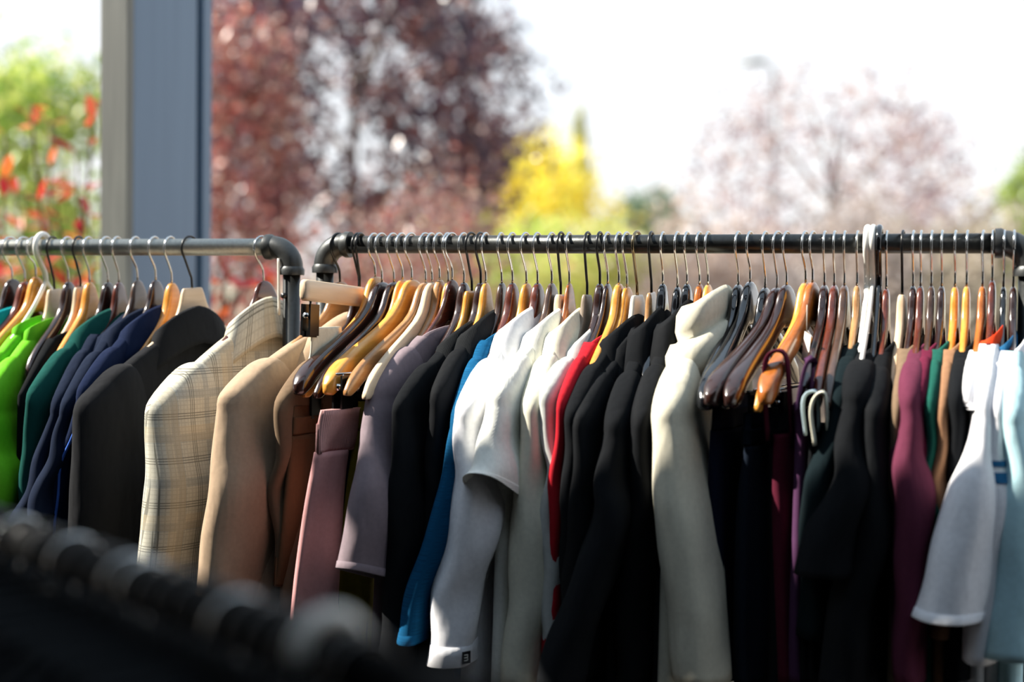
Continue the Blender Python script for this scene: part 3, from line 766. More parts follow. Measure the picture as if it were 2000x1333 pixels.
garment('jacket', 'black jacket with grey sunlit seam next to the red top', 'jacket', 'R29', blk, (1116, 780), Ls=.205, collar='fold', col_h=.036, sleeve=[(1098, 880, .215, .055, .02), (1088, 1050, .215, .05, .02), (1075, 1330, .21, .045, .02)], T=.015)
garment('jacket', 'black jacket with topstitched shoulder, second right of the red top', 'jacket', 'R30', blk2, (1132, 792), Ls=.21, collar='fold', col_h=.036, sleeve=[(1118, 890, .22, .055, .022), (1100, 1080, .225, .05, .022), (1075, 1330, .225, .045, .022)], T=.016)
garment('jacket', 'black long-sleeved jacket with wide collar and sunlit cuff', 'jacket', 'R31', blk, (1200, 800), Ls=.205, collar='fold', col_h=.058, sleeve=[(1178, 880, .23, .06, .028), (1140, 1030, .25, .058, .028), (1085, 1200, .27, .055, .028), (1045, 1345, .28, .055, .03)], thick_sleeve=.028, T=.018, neck=(.078, None))
garment('jacket', 'black soft jacket with tall collar beside the cream turtleneck', 'jacket', 'R33', blk2, (1250, 790), Ls=.2, collar='fold', col_h=.058, sleeve=[(1232, 880, .21, .06, .026), (1212, 1050, .21, .055, .026), (1195, 1200, .21, .05, .024), (1190, 1340, .21, .05, .024)], thick_sleeve=.026, T=.018, neck=(.078, None))
garment('shirt', 'black shirt tucked against the cream turtleneck', 'shirt', 'R35', blk, (1288, 790), Ls=.195, collar='fold', col_h=.034, sleeve=None, T=.014)
garment('sweater', 'cream turtleneck sweater with folded high collar', 'sweater', 'R36', cream, (1300, 772), Ls=.215, collar='turtle', col_h=.068, z_neck=-.132, sleeve=[(1272, 870, .235, .07, .036), (1270, 1020, .24, .07, .038), (1290, 1180, .245, .066, .037), (1312, 1340, .245, .062, .036)], sl_a=.072, thick_sleeve=.036, T=.02, neck=(.088, None), fold=.004)
garment('t_shirt', 'dark grey-green long top with thin grey edge before the black tee', 'top', 'R47', dteal, (1640, 745), Ls=.19, collar='crew', sleeve=[(1610, 850, .21, .055, .022), (1572, 950, .225, .055, .024), (1565, 1080, .22, .05, .024), (1556, 1250, .22, .05, .024)], T=.016)
garment('t_shirt', 'black loose tee with flared sleeve on white plastic hanger', 'top', 'R49', blk, (1668, 735), Ls=.2, collar='crew', sleeve=[(1640, 850, .23, .065, .03), (1600, 990, .25, .07, .034), (1555, 1130, .265, .075, .04)], T=.02, thick_sleeve=.03, sleeve_end='short')
garment('sweater', 'black long-sleeved top left of the burgundy one', 'sweater', 'R51', blk2, (1705, 770), Ls=.205, collar='crew', sleeve=[(1690, 880, .225, .06, .03), (1660, 1050, .24, .058, .03), (1620, 1230, .25, .055, .03), (1605, 1345, .25, .05, .03)], T=.022)
garment('shirt', 'brown-grey top showing only a sliver before the burgundy top', 'top', 'R53', taupe, (1752, 770), Ls=.195, collar='crew', sleeve=[(1736, 850, .2, .05, .012), (1722, 950, .2, .045, .012), (1718, 1050, .2, .04, .012)], T=.012, thick_sleeve=.014)
garment('sweater', 'burgundy long-sleeved sweater with hanging sleeve', 'sweater', 'R54', burg, (1776, 745), Ls=.2, collar='crew', sleeve=[(1748, 850, .225, .055, .024), (1742, 960, .235, .055, .026), (1746, 1120, .24, .05, .022), (1752, 1345, .24, .045, .018)], T=.016, thick_sleeve=.024)
garment('t_shirt', 'maroon top tucked behind the burgundy sweater', 'top', 'R55', maroon, (1797, 740), Ls=.185, collar='crew', sleeve=[(1790, 850, .2, .05, .014), (1788, 1000, .2, .05, .014)], T=.012, thick_sleeve=.015)
garment('t_shirt', 'forest green top between maroon and tan tops', 'top', 'R56', green2, (1817, 760), Ls=.19, collar='crew', sleeve=[(1808, 880, .2, .05, .014), (1804, 1050, .2, .05, .014)], T=.012, thick_sleeve=.015)
garment('t_shirt', 'tan brown jersey top with ribbed edge', 'top', 'R57', tanf, (1840, 775), Ls=.19, collar='crew', sleeve=[(1826, 860, .2, .05, .014), (1818, 1000, .2, .05, .014), (1815, 1250, .2, .045, .014)], T=.012, thick_sleeve=.015)
garment('t_shirt', 'black top between the tan top and the white tees', 'top', 'R58', blk, (1868, 745), Ls=.19, collar='crew', sleeve=[(1858, 880, .2, .05, .016), (1852, 1100, .2, .05, .016), (1850, 1330, .2, .05, .016)], T=.014, thick_sleeve=.018)
garment('t_shirt', 'white rolled-edge top left of the orange-collared tee', 'top', 'R59', white, (1890, 735), Ls=.185, collar='crew', sleeve=[(1882, 770, .2, .05, .018), (1884, 800, .2, .045, .016)], T=.014, thick_sleeve=.018, sleeve_end='short')
garment('t_shirt', 'white tee with orange neckband and long flared sleeve', 'top', 'R60', white, (1920, 755), Ls=.2, collar='mock', col_h=.022, col_mat=orange, sleeve=[(1890, 850, .235, .055, .023), (1860, 960, .25, .058, .030), (1825, 1080, .265, .062, .038), (1786, 1215, .275, .062, .042)], T=.016, thick_sleeve=.020, sl_a=.065, cuff=(white, .014), sleeve_end='short', fold=.005)
garment('t_shirt', 'white tee with two blue stripes across the sleeve', 'top', 'R61', white, (1948, 765), Ls=.195, stripes=((.22, .27, bluestripe), (.31, .36, bluestripe)), collar='mock', col_h=.02, col_mat=bluestripe, sleeve=[(1930, 870, .22, .055, .019), (1920, 1000, .23, .055, .020), (1905, 1150, .235, .055, .021), (1880, 1300, .24, .05, .02)], T=.014, thick_sleeve=.018)
garment('t_shirt', 'pale aqua and white tee, last on the right rail', 'top', 'R62', aqua, (1976, 775), Ls=.2, collar='crew', col_mat=white, sleeve=[(1964, 870, .22, .06, .028), (1950, 1000, .23, .065, .034), (1930, 1150, .24, .07, .042), (1910, 1290, .25, .07, .05)], T=.02, thick_sleeve=.026, sleeve_end='short')

# extra tops that show as slivers on the left rail
garment('jersey_top', 'black top squeezed between the lime and bottle-green jackets', 'top', 'H7', blk, (20, 775), Ls=.185, collar='crew', sleeve=None, group=GL, T=.012)

# ------------------------------------------------------------------ trousers, skirts and camisoles: draped below their hangers
def drape(parent, h, name, mat, st, fold=.006, seed=1, uvk=1.0, open_end=True, tilt=0.0, nr=34):
    S = []
    for x, y, ne, a, b in st:
        p = to_local(P(x, y, ne), h); S.append((p[0] + b * .75, -p[1] - a, p[2], a, b))
    S = spline(np.array(S), nr)
    r = np.random.default_rng(seed); ph = r.uniform(0, 6.28, 6)
    k = 36; ang = np.arange(k) * 2 * math.pi / k; q = 2 / 2.3
    ca = np.sign(np.cos(ang)) * np.abs(np.cos(ang)) ** q; sa = np.sign(np.sin(ang)) * np.abs(np.sin(ang)) ** q
    rg, uv = [], []
    for i, (tt, n_, z_, a_, b_) in enumerate(S):
        f = i / (len(S) - 1)
        w = fold * (.3 + .7 * f) * (np.sin(ca * a_ * 60 + ph[0] + 2 * f) + .6 * np.sin(ca * a_ * 110 + ph[1] - 3 * f))
        x = tt + b_ * sa + w; n = n_ + a_ * ca
        rg.append(np.stack([x, -n, z_ + tilt * ca * f ** 2], 1)); uv += list(zip(n * uvk + np.where(sa > 0, 0, .5), np.full(k, z_)))
    last = rg[-1]; cc = last.mean(0)
    e = cc + (last - cc) * np.array([.8, .97, 1]); e[:, 2] += .04
    rg.append(e); uv += [(0, 0)] * k
    return MB().loft(rg, True, False, uv).build(name, mat, parent), rg
def trousers(name, label, cat, hid, mat, band, legs, band_mat=None, fold=.006, seed=1, clips=True):
    h = HANGERS[hid]; h2 = H(); h2.X0 = h.X0; h2.psi = h.psi; h2.z = h.z
    t = thing(name, label, cat, (h.X0, 0, h.z), (0, 0, h.psi), 'clothes on the right rail')
    if band: drape(t, h2, 'waistband', band_mat or mat, band, fold * .3, seed, nr=10)
    drape(t, h2, 'leg' if 'trouser' in name else 'skirt_panel', mat, legs, fold, seed + 3)
    if clips:
        b0 = (band or legs)[0]; p = to_local(P(b0[0], b0[1], b0[2]), h2)
        bar_z = p[2] + 0.028; tx = p[0] + b0[4] * .75
        # trouser bar with its clip belongs to the hanger
        inv = h.o.rotation_euler.to_matrix().inverted()
        def loc(q):
            R2 = Matrix.Rotation(h.psi, 3, 'Z'); return tuple(inv @ (R2 @ Vector(q)))
        n0 = -p[1]
        MB().tube([loc((tx, -n0 + .03, bar_z + .02)), loc((tx, 0.08, bar_z + .02))], .0016, 8).build('trouser_bar', CHROME, h.o)
        for nn_ in (n0 - .045,):
            c = MB().box((-.0085, -.013, -.046), (-.0055, .013, .004)).box((.0055, -.013, -.046), (.0085, .013, .004)).box((-.007, -.004, -.008), (.007, .004, -.002)).build('clip', BLACKWIRE, h.o, False)
            c.location = loc((tx, -nn_, bar_z + .014)); c.rotation_euler = (-h.o.rotation_euler[0], 0, 0)
            MB().tube([(0, -.014, -.012), (0, .014, -.012)], .0048, 10).build('spring', CHROME, c)
            MB().tube([(0, 0, .006), (0, 0, -.008)], .0016, 8).build('stem', CHROME, c)
    USED.add(hid)
    return t
trousers('trousers', 'brown twill trousers hanging below the honey-yellow bare hanger', 'trousers', 'R4', brown, [(566, 815, .2, .08, .010), (560, 850, .2, .08, .011)], [(558, 852, .2, .08, .012), (545, 960, .2, .08, .014), (532, 1080, .2, .075, .014), (524, 1145, .2, .07, .014)], fold=.004, seed=3)
trousers('trousers', 'dusty pink trousers with ribbed waistband and wrinkled leg', 'trousers', 'R8', pink, [(622, 802, .232, .044, .010), (613, 850, .232, .044, .010), (605, 886, .232, .044, .011)], [(604, 884, .232, .044, .012), (590, 980, .236, .044, .013), (582, 1100, .24, .044, .012), (580, 1220, .24, .042, .011), (578, 1345, .24, .042, .011)], band_mat=pinkrib, fold=.014, seed=8)
trousers('trousers', 'black trousers squeezed between pink and olive trousers', 'trousers', 'R9', blk, [(664, 805, .18, .09, .009), (660, 840, .18, .09, .009)], [(658, 842, .18, .09, .010), (645, 1000, .18, .085, .010), (636, 1345, .18, .08, .010)], seed=11)
trousers('trousers', 'olive green trousers behind the mauve top', 'trousers', 'R10', olive, [(694, 798, .16, .08, .012), (688, 840, .16, .08, .012)], [(686, 842, .16, .085, .014), (666, 960, .165, .085, .015), (650, 1100, .17, .08, .015), (640, 1345, .17, .08, .015)], seed=14)
trousers('skirt', 'cream drawstring skirt held by the pale clip hanger', 'skirt', 'R3', cream2, None, [(606, 640, .168, .05, .004), (601, 690, .168, .055, .006), (586, 735, .165, .06, .009), (582, 790, .165, .065, .010)], fold=.006, seed=17, clips=False)
trousers('trousers', 'dark navy trousers just right of the cream turtleneck', 'trousers', 'R38', FAB('midnight_twill', (18, 24, 44)), [(1384, 800, .18, .1, .014), (1380, 840, .18, .1, .014)], [(1378, 842, .18, .11, .016), (1372, 1000, .18, .12, .018), (1372, 1345, .18, .12, .018)], seed=20)
trousers('trousers', 'black trousers with dark blue pocket below the bare brown hangers', 'trousers', 'R41', FAB('ink_twill', (20, 28, 40)), [(1438, 838, .18, .1, .016), (1440, 870, .18, .1, .016)], [(1440, 872, .18, .11, .018), (1432, 1000, .18, .12, .020), (1430, 1345, .18, .12, .022)], seed=23)
trousers('trousers', 'black trousers under the amber hanger with the maroon strap', 'trousers', 'R42', blk, [(1484, 838, .17, .1, .016), (1486, 870, .17, .1, .016)], [(1486, 872, .17, .11, .018), (1482, 1345, .17, .12, .024)], seed=26)

def strap(parent, h, pts, mat, w=.009, th=.0022):
    c = spline(np.array([to_local(P(x, y, n), h) for x, y, n in pts]), 24)
    tg = np.gradient(c, axis=0); tg /= np.linalg.norm(tg, axis=1)[:, None]
    rg = []
    for i in range(len(c)):
        A = np.array([0, -1.0, 0]) - tg[i] * (-tg[i][1])
        if np.linalg.norm(A) < .2: A = np.array([0, -1., .3])
        A /= np.linalg.norm(A); B = np.cross(tg[i], A)
        rg.append([c[i] + A * w * math.cos(q) + B * th * math.sin(q) for q in np.arange(10) * 2 * math.pi / 10])
    return MB().loft(rg).build('strap', mat, parent)
def camisole(label, hid, mat, straps, body, strap_mat=None, seed=40, w=.009):
    h = HANGERS[hid]; h2 = H(); h2.X0 = h.X0; h2.psi = h.psi; h2.z = h.z
    t = thing('camisole', label, 'top', (h.X0, 0, h.z), (0, 0, h.psi), 'clothes on the right rail')
    for sp in straps: strap(t, h2, sp, strap_mat or mat, w)
    drape(t, h2, 'body', mat, body, .006, seed)
    USED.add(hid)
camisole('maroon camisole with wide looped strap over the amber hanger', 'R43', FAB('wine_jersey', (84, 26, 44)), [[(1500, 860, .18), (1494, 770, .185), (1496, 705, .185), (1516, 686, .18), (1536, 700, .17), (1542, 770, .165), (1548, 870, .16)]], [(1504, 850, .18, .06, .012), (1506, 930, .18, .07, .016), (1508, 1030, .18, .08, .018), (1510, 1345, .18, .09, .02)], seed=41)
camisole('plum purple strappy top beside the maroon camisole', 'R44', purple, [[(1556, 800, .19), (1566, 745, .19), (1576, 712, .185), (1588, 712, .175), (1582, 790, .165)]], [(1548, 790, .19, .05, .010), (1545, 900, .19, .07, .013), (1542, 1345, .19, .09, .016)], strap_mat=purple, seed=43, w=.012)
camisole('black top with powder-blue rolled strap', 'R45', blk, [[(1574, 850, .2), (1568, 790, .2), (1578, 768, .195), (1596, 772, .19), (1600, 840, .18)]], [(1572, 840, .19, .06, .010), (1566, 950, .19, .08, .014), (1562, 1345, .19, .09, .016)], strap_mat=ltblue, seed=45, w=.011)
camisole('black top with thick cream rolled strap', 'R46', blk2, [[(1592, 870, .205), (1584, 805, .205), (1594, 774, .2), (1612, 774, .195), (1618, 850, .185)]], [(1590, 860, .19, .06, .010), (1584, 980, .19, .08, .014), (1578, 1345, .19, .09, .016)], strap_mat=cream2, seed=47, w=.013)

# hangers whose garments are hidden deep in the row are the narrower kind: keep their arms out of the neighbours
BARE = {'R3': 1, 'R4': 1, 'R5': 1, 'R6': 1, 'R7': .9, 'R8': 1, 'R9': 1, 'R10': 1, 'R40': 1, 'R41': 1, 'R42': 1, 'R43': 1, 'R37': .9, 'R38': 1, 'R39': .9, 'R44': .9, 'R45': .9, 'R46': .9, 'R28': .7}
for hid, h in HANGERS.items():
    k = BARE.get(hid)
    if k is None and hid not in USED: k = .58
    if k is not None:
        for ch in h.o.children:
            if ch.name.startswith('body'): ch.scale = (.85, k, 1)

# ------------------------------------------------------------------ small writing and tags
def mark_tag(parent, loc, rot, txt='m', w=.013, hgt=.016):
    tg = MB().box((-w / 2, -.0006, -hgt / 2), (w / 2, .0006, hgt / 2)).build('brand_tag', blk, parent, False)
    tg.location = loc; tg.rotation_euler = rot
    cu = bpy.data.curves.new('letter', 'FONT'); cu.body = txt; cu.size = .013; cu.align_x = 'CENTER'; cu.align_y = 'CENTER'; cu.extrude = .0003
    o = bpy.data.objects.new('letter', cu); COL.objects.link(o)
    dg = bpy.context.evaluated_depsgraph_get(); me = bpy.data.meshes.new_from_object(o.evaluated_get(dg)); bpy.data.objects.remove(o)
    me.materials.clear(); me.materials.append(WOODS['white'])
    l = link(bpy.data.objects.new('letter', me), tg); l.location = (0, -.0009, 0); l.rotation_euler = (math.pi / 2, math.pi / 2, 0)
    return tg
for g, dz in ((g_marl, .014), (g_white, .012)):
    q = g.rg[-3]; i = 5
    p = q[i]
    mark_tag(g.t, (p[0] + .004, p[1] - .003, p[2] + dz), (0, 0, math.radians(62)))
h = HANGERS['R43']
tg = MB().box((-.0003, -.011, -.038), (.0003, .011, 0)).build('price_tag', plain('tag_card', (236, 234, 226), .8), None, False)
tg.location = P(1578, 652, .1); tg.rotation_euler = (0.25, 0, .5)
tag(tg, 'small white paper price tag hanging right of the amber hanger', 'tag')
MB().tube([(0, .004, 0), (0, .010, .02), (0, .014, .035)], .0005, 5).build('string', cord, tg)

# ------------------------------------------------------------------ near rack, out of focus in front of the camera
def near_rack():
    PIPE = plain('near_rack_paint', (8, 9, 10), .8, 0, .1, nscale=150, namp=.2)
    FITTING = PIPE
    A = PD(-60, 985, 1.26); B = PD(760, 1286, .715)
    zr = CAM[2] - .18
    def at(px, py):                       # pixel on the horizontal plane of the near rail
        v = ray(px, py); return CAM + v * ((zr - CAM[2]) / v[2])
    A = at(-40, 1024); B = at(900, 1388)
    dv = (B - A); dv[2] = 0; Ln = np.linalg.norm(dv); dv /= Ln
    yaw = math.atan2(dv[1], dv[0])
    t = thing('clothes_rack', 'black clothes rack close to the camera, blurred at lower left', 'clothes rack', (A[0], A[1], 0), (0, 0, yaw))
    MB().tube([(-.25, 0, zr), (Ln + .0, 0, zr)], PR, 24).build('rail', PIPE, t)
    for x in (-.25, Ln):
        MB().tube([(x, 0, .02), (x, 0, zr)], PR, 20).build('post', PIPE, t)
        MB().tube([(x, -.22, .015), (x, .22, .015)], PR, 12).build('foot', PIPE, t)
        auto_smooth(MB().tube([(x - .02, 0, zr), (x + .02, 0, zr)], .0175, 20).build('fitting', FITTING, t))
    hooks = {2: 'chrome', 5: 'chrome', 8: 'chrome', 9: 'chrome', 14: 'chrome', 19: 'white'}
    spots = [(-30 + 35.5 * k, hooks.get(k, 'black'), 'white' if hooks.get(k) == 'white' else 'black', '') for k in range(22)]
    words = ORD[1:]
    for i, (px, hook, colr, _) in enumerate(spots):
        # walk along the rail until the pixel column matches
        best = min(np.linspace(0, Ln, 400), key=lambda u: abs(proj(A + dv * u + np.array([0, 0, 0]))[0] - px))
        p = A + dv * best
        hg = 'hangers on the near blurred rack'
        lab = ('white plastic hanger on the blurred near rack' if colr == 'white' else f'black hanger with {hook} hook, {words[i]} from the left on the blurred near rack')
        o = thing('coat_hanger' if colr != 'white' else 'plastic_hanger', lab, 'hanger', (p[0], p[1], zr), (0, 0, yaw + math.pi + random.uniform(-.08, .08)), hg)
        if colr == 'white':
            tube_hanger(o, -.054, WOODS['white'], .005, .0185)
        else:
            link(bpy.data.objects.new('body', hanger_body_mesh('round', 'velvet', -.036)), o)
            o.children[-1].scale = (.8, .8, 1)
            link(bpy.data.objects.new('hook', hook_mesh(hook, -.036)), o)
        if colr != 'white':
            g = thing('t_shirt', f'black tee on the {words[i]} hanger of the blurred near rack', 'top', (p[0], p[1], zr), (0, 0, o.rotation_euler[2]), 'black tees on the near rack')
            rg = []
            for f in np.linspace(0, 1, 26):
                z = -.030 - .5 * f
                w = .075 + .14 * min(1, f / .2) ** .9
                rg.append(ring(w, w, .0105, z, 32))
            V = folds(np.concatenate(rg), 300 + i, .004, -.2, -.6)
            MB().loft(V.reshape(26, 32, 3), False, False).build('body', blk, g)
            rc = [ring(.075 + a, .075 + a, .0105 + a, -.030 + b, 32) for a, b in ((0, -.012), (.002, -.004), (.001, .004), (-.003, .002), (-.004, -.012))]
            MB().loft(rc, False, False).build('collar', blkrib, g)
near_rack()

# ------------------------------------------------------------------ trees and shrubs behind
def leaf_mat(name, gloss=.35, trans=.45, spec=.5):
    M = Mat(name)
    at = M.new('ShaderNodeAttribute', attribute_name='tint')
    M.set(color=at.outputs['Color'], rough=gloss, spec=spec)
    tr = M.new('ShaderNodeBsdfTranslucent'); M.l.new(at.outputs['Color'], tr.inputs[0])
    mx = M.new('ShaderNodeMixShader'); mx.inputs[0].default_value = trans
    M.l.new(M.b.outputs[0], mx.inputs[1]); M.l.new(tr.outputs[0], mx.inputs[2])
    M.l.new(mx.outputs[0], M.n['Material Output'].inputs[0])
    return M.m
LEAF = leaf_mat('leaf'); LEAFG = leaf_mat('leaf_glossy', .36, .3, 1.0)
BARK = plain('bark', (86, 68, 56), .9, nscale=20, namp=.3, bump=.5)
def leaves(name, parent, centers, size, cols, mat, seed):
    r = np.random.default_rng(seed); n = len(centers)
    d = r.normal(size=(n, 3)); d /= np.linalg.norm(d, axis=1)[:, None]
    e = r.normal(size=(n, 3)); e -= d * (e * d).sum(1)[:, None]; e /= np.linalg.norm(e, axis=1)[:, None]
    s_ = size * r.uniform(.65, 1.25, n)[:, None]
    V = np.stack([centers - d * s_, centers + e * s_ * .42, centers + d * s_, centers - e * s_ * .42], 1).reshape(-1, 3)
    me = bpy.data.meshes.new(name)
    me.vertices.add(4 * n); me.vertices.foreach_set('co', V.astype(np.float32).ravel())
    me.loops.add(4 * n); me.loops.foreach_set('vertex_index', np.arange(4 * n, dtype=np.int32))
    me.polygons.add(n); me.polygons.foreach_set('loop_start', np.arange(n, dtype=np.int32) * 4); me.polygons.foreach_set('loop_total', np.full(n, 4, dtype=np.int32))
    me.materials.append(mat)
    C = np.array([srgb(*c) for c in cols])
    pick = C[r.integers(0, len(C), n)]; pick[:, :3] *= r.uniform(.75, 1.25, n)[:, None]
    at = me.color_attributes.new('tint', 'FLOAT_COLOR', 'POINT'); at.data.foreach_set('color', np.repeat(np.clip(pick, 0, 1), 4, axis=0).astype(np.float32).ravel())
    me.update(calc_edges=True)
    o = link(bpy.data.objects.new(name, me), parent); o['kind'] = 'stuff'
    return o
def tree(name, label, px, py, dist, rx, rz, n, size, cols, seed, clumps=40, spread=.28, mat=LEAF, trunk=.07, cat='tree', ry=None, limbs=9, group=None, shell=.55):
    r = np.random.default_rng(seed)
    c = PD(px, py, dist)
    t = thing(name, label, cat, (c[0], c[1], -.06), (0, 0, 0), group)
    cz = c[2] + .06
    ry = ry or rx
    if cat == 'shrub': tp = cz + rz; cz = rz = tp / 2
    q = r.normal(size=(clumps, 3)); q /= np.linalg.norm(q, axis=1)[:, None]
    cl = q * (r.uniform(shell, 1, clumps) ** .6)[:, None] * np.array([rx, ry, rz]) * .86 + np.array([0, 0, cz])
    cl = cl[cl[:, 2] > .25]
    idx = r.integers(0, len(cl), n)
    pts = cl[idx] + r.normal(size=(n, 3)) * spread * np.array([rx, ry, rz * .8]) * .55
    pts = pts[pts[:, 2] > .1]
    leaves('foliage', t, pts, size, cols, mat, seed + 1)
    MB().tube(spline([(0, 0, 0), (.04 * rx, 0, cz * .35), (-.03 * rx, 0, cz * .7), (0, 0, cz + rz * .5)], 14), np.linspace(trunk, trunk * .25, 14), 10).build('trunk', BARK, t)
    for k in range(min(limbs, len(cl))):
        e = cl[k]; b0 = np.array([0, 0, max(.3, min(cz, e[2] - .35 * rz))])
        MB().tube(spline([b0, (b0 + e) / 2 + np.array([0, 0, .06 * rz]), e], 9), np.linspace(trunk * .4, trunk * .08, 9), 6).build('branch', BARK, t)
    return t
PUR = [(88, 54, 70), (66, 48, 68), (118, 64, 66), (60, 50, 72), (138, 80, 74), (84, 68, 92), (72, 44, 58), (180, 146, 140)]  # the palest tint stands in for sunlit highlights on the leaves
tree('plum_tree', 'large purple-leaved plum tree right of the steel column', 700, 180, 12.5, 1.72, 2.1, 14500, .058, PUR, 11, 125, .17, LEAFG, .09)
tree('plum_tree', 'reddish plum tree directly behind the column', 440, 330, 10.5, .62, 1.5, 5200, .05, [(176, 118, 110), (200, 150, 134), (130, 84, 88), (214, 186, 168), (116, 84, 92), (190, 92, 78), (140, 76, 76)], 13, 60, .25, LEAFG, .05)  # pinkish-beige tints put the look of sunlit leaves into the colour
tree('broadleaf_tree', 'sunny green tree at the far left edge', 60, 400, 13, 1.15, 1.5, 7000, .06, [(172, 194, 88), (148, 178, 84), (200, 212, 112), (112, 146, 80), (214, 216, 130)], 17, 60, .25, LEAF, .08)
tree('broadleaf_tree', 'bright yellow autumn tree between the plum trees', 1040, 445, 24, 1.5, 1.5, 6500, .09, [(238, 226, 70), (244, 234, 120), (224, 214, 70), (232, 206, 80)], 19, 60, .38, LEAF, .09)
tree('plum_tree', 'sparse pale plum tree in front of the bright sky at right', 1630, 410, 15, 1.6, 1.7, 5200, .05, [(176, 152, 148), (160, 142, 152), (190, 166, 158), (146, 126, 134)], 23, 90, .26, LEAF, .06, limbs=16)
tree('broadleaf_tree', 'green tree cut off by the right edge', 2040, 440, 18, .62, 1.05, 3000, .07, [(150, 176, 62), (176, 190, 70), (112, 140, 70)], 29, 30, .3, LEAF, .07)
tree('conifer', 'far grey-green tree beneath the sky gap', 1262, 470, 38, 1.1, 1.75, 3000, .12, [(104, 130, 100), (128, 148, 110), (96, 112, 100)], 31, 30, .3, LEAF, .1)
tree('poplar_tree', 'thin tall poplar rising above the yellow tree', 1133, 330, 30, .16, 1.45, 1400, .09, [(170, 176, 120), (196, 196, 130)], 37, 30, .3, LEAF, .06)
SH = [('low shrub', 780, 505, 9.5, .95, .75, [(158, 130, 122), (140, 106, 106), (180, 156, 142), (180, 110, 98)], 'brownish-red shrub beneath the large plum tree'),
      ('low shrub', 980, 540, 20, 1.5, 1.1, [(190, 204, 96), (208, 214, 120), (170, 190, 90)], 'yellow-green shrub below the yellow tree'),
      ('low shrub', 1180, 545, 17, 1.0, .9, [(200, 204, 116), (180, 190, 110), (216, 208, 146)], 'pale green shrub right of the yellow tree'),
      ('low shrub', 1400, 530, 14, 1.1, .75, [(202, 184, 172), (216, 200, 188), (184, 166, 156)], 'pinkish-brown dry shrub left of the lamp post'),
      ('low shrub', 1640, 530, 13, 1.0, .7, [(186, 174, 168), (202, 190, 182), (168, 158, 154)], 'grey-brown dry shrub under the sparse plum tree'),
      ('low shrub', 1860, 530, 13, 1.0, .72, [(176, 164, 150), (160, 152, 134), (196, 184, 164)], 'grey dry shrub near the right edge')]
for i, (nm, px, py, dd, rx, rz, cols, lab) in enumerate(SH):
    tree('shrub', lab, px, py, dd, rx, rz, 8500, .05 * dd / 12, cols, 50 + i * 3, 70, .3, LEAF, .03, cat='shrub', limbs=5, shell=.1)

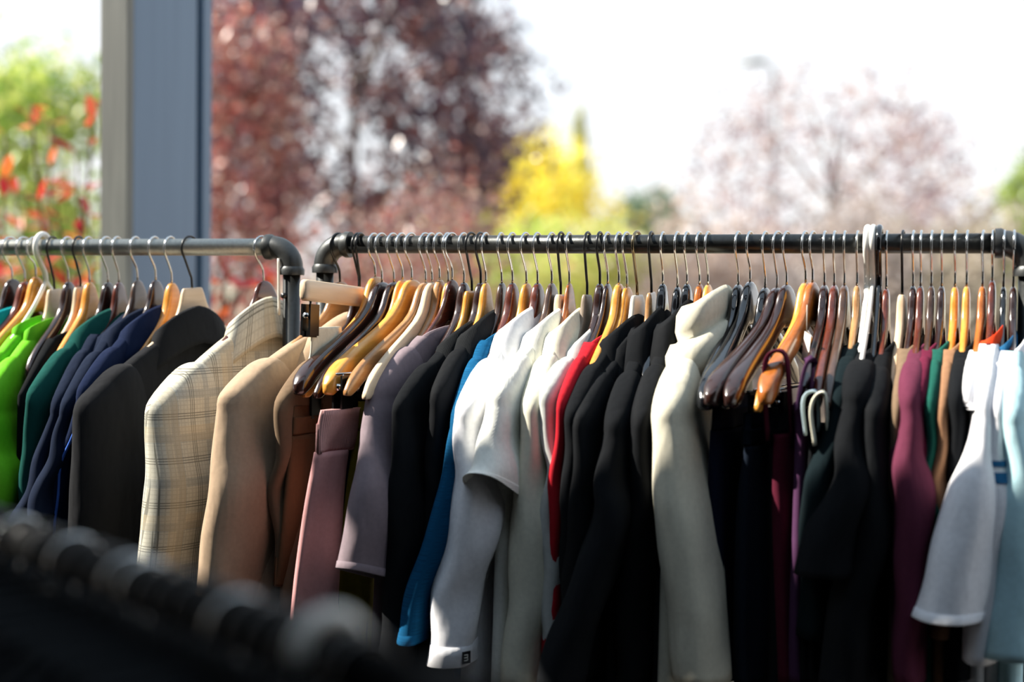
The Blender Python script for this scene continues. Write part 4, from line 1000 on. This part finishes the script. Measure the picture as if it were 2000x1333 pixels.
# red-leaved shrub just behind the left rack: every leaf its own piece
def red_shrub():
    r = random.Random(5)
    c = PD(150, 560, 4.6)
    t = thing('red_leaf_shrub', 'red and orange leaved autumn shrub behind the left rack', 'shrub', (c[0], c[1], -.06))
    V = [(0, 0, 0), (.35, -.16, .03), (.35, .16, .03), (.75, -.13, .02), (.75, .13, .02), (1, 0, -.03), (.5, 0, -.02)]
    Fc = [(0, 1, 6, 2), (1, 3, 6), (3, 5, 6), (5, 4, 6), (4, 2, 6)]
    meshes = []
    for nm, rgb in (('red', (214, 64, 48)), ('orange', (226, 112, 56)), ('crimson', (168, 44, 52)), ('rust', (196, 92, 66))):
        M = Mat('shrub_leaf_' + nm); n = M.noise(30, 2, M.coord('Object'))
        cc = srgb(*rgb); colr = M.mix(n, tuple(x * .7 for x in cc[:3]) + (1,), cc)
        M.set(color=colr, rough=.4)
        tr = M.new('ShaderNodeBsdfTranslucent'); M.l.new(colr, tr.inputs[0]); mx = M.new('ShaderNodeMixShader'); mx.inputs[0].default_value = .45
        M.l.new(M.b.outputs[0], mx.inputs[1]); M.l.new(tr.outputs[0], mx.inputs[2]); M.l.new(mx.outputs[0], M.n['Material Output'].inputs[0])
        o = mesh_obj('leaf', V, Fc, M.m); meshes.append(o.data); bpy.data.objects.remove(o)
    stems = [(-60, 200), (10, 260), (60, 205), (100, 240), (150, 300), (175, 420), (185, 200), (30, 380), (-20, 420), (110, 400), (445, 500), (500, 530), (470, 560), (540, 555), (600, 560), (430, 470), (250, 300), (320, 350), (380, 430)]
    for (px, py) in stems:
        dep = 4.6 + r.uniform(-.35, .35)
        top = PD(px, py, dep); base = np.array([c[0] + (top[0] - c[0]) * .45, c[1] + r.uniform(-.2, .2), -.06])
        pts = spline([base, base * .5 + top * .5 + np.array([r.uniform(-.08, .08), 0, .1]), top], 12)
        loc = np.array([c[0], c[1], -.06])
        MB().tube([p - loc for p in pts], np.linspace(.012, .003, 12), 6).build('stem', BARK, t)
        for k in range(15):
            f = r.uniform(.52, 1.0) if k else 1.0
            i = min(10, int(f * 11)); p = pts[i] + (pts[i + 1] - pts[i]) * (f * 11 - i) - loc
            o = link(bpy.data.objects.new('leaf', r.choice(meshes)), t)
            o.location = p; s_ = r.uniform(.06, .105); o.scale = (s_,) * 3
            o.rotation_euler = (r.uniform(-.8, .8), r.uniform(-1.0, .5), r.uniform(0, 6.28))
red_shrub()

# street lamp far behind the sparse plum tree
lp = PD(1506, 560, 34)
lamp = thing('street_lamp', 'thin grey street lamp behind the sparse plum tree', 'street lamp', (lp[0], lp[1], -.06))
grey = plain('lamp_grey', (110, 116, 120), .5, .3)
ztop = PD(1506, 122, 34)[2]; xh = PD(1470, 120, 34) - lp
MB().tube([(0, 0, 0), (0, 0, ztop * .6), (0, 0, ztop - .15)], [.09, .07, .05], 10).build('pole', grey, lamp)
MB().tube(spline([(0, 0, ztop - .2), (xh[0] * .3, xh[1] * .3, ztop), (xh[0] * .8, xh[1] * .8, ztop + .06)], 8), .035, 8).build('arm', grey, lamp)
hd = MB().loft([[(q * a, b, zz) for a, b in ((-.32, -.1), (.32, -.1), (.32, .1), (-.32, .1))] for q, zz in ((.7, .0), (1, .03), (1, .1), (.7, .14))]).build('lamp_head', grey, lamp)
hd.location = (xh[0], xh[1], ztop)

# far dry hill
hp = PD(1150, 585, 120)
HV = []; HF = []
nx = 40
for j in range(12):
    for i in range(nx):
        x = (i / (nx - 1) - .5) * 220; y = j / 11 * 60
        z = (5.2 * math.exp(-((x + 8) / 40) ** 2) + 3.0 * math.exp(-((x - 50) / 40) ** 2) + 3.2 * math.exp(-((x + 80) / 30) ** 2)) * math.sin(math.pi * min(1, j / 9) / 2 * 1.0) - .2
        HV.append((x, y, z + (0.25 * math.sin(x * .7 + j) if j else 0)))
for j in range(11):
    for i in range(nx - 1):
        a = j * nx + i; HF.append((a, a + 1, a + nx + 1, a + nx))
hill = mesh_obj('hill', HV, HF, plain('hill_grass', (150, 146, 128), .95, nscale=.3, namp=.2))
hill.location = (hp[0], hp[1], -.1); hill.rotation_euler = (0, 0, THETA)
struct(hill, 'low grey-brown hill on the horizon', 'hill')
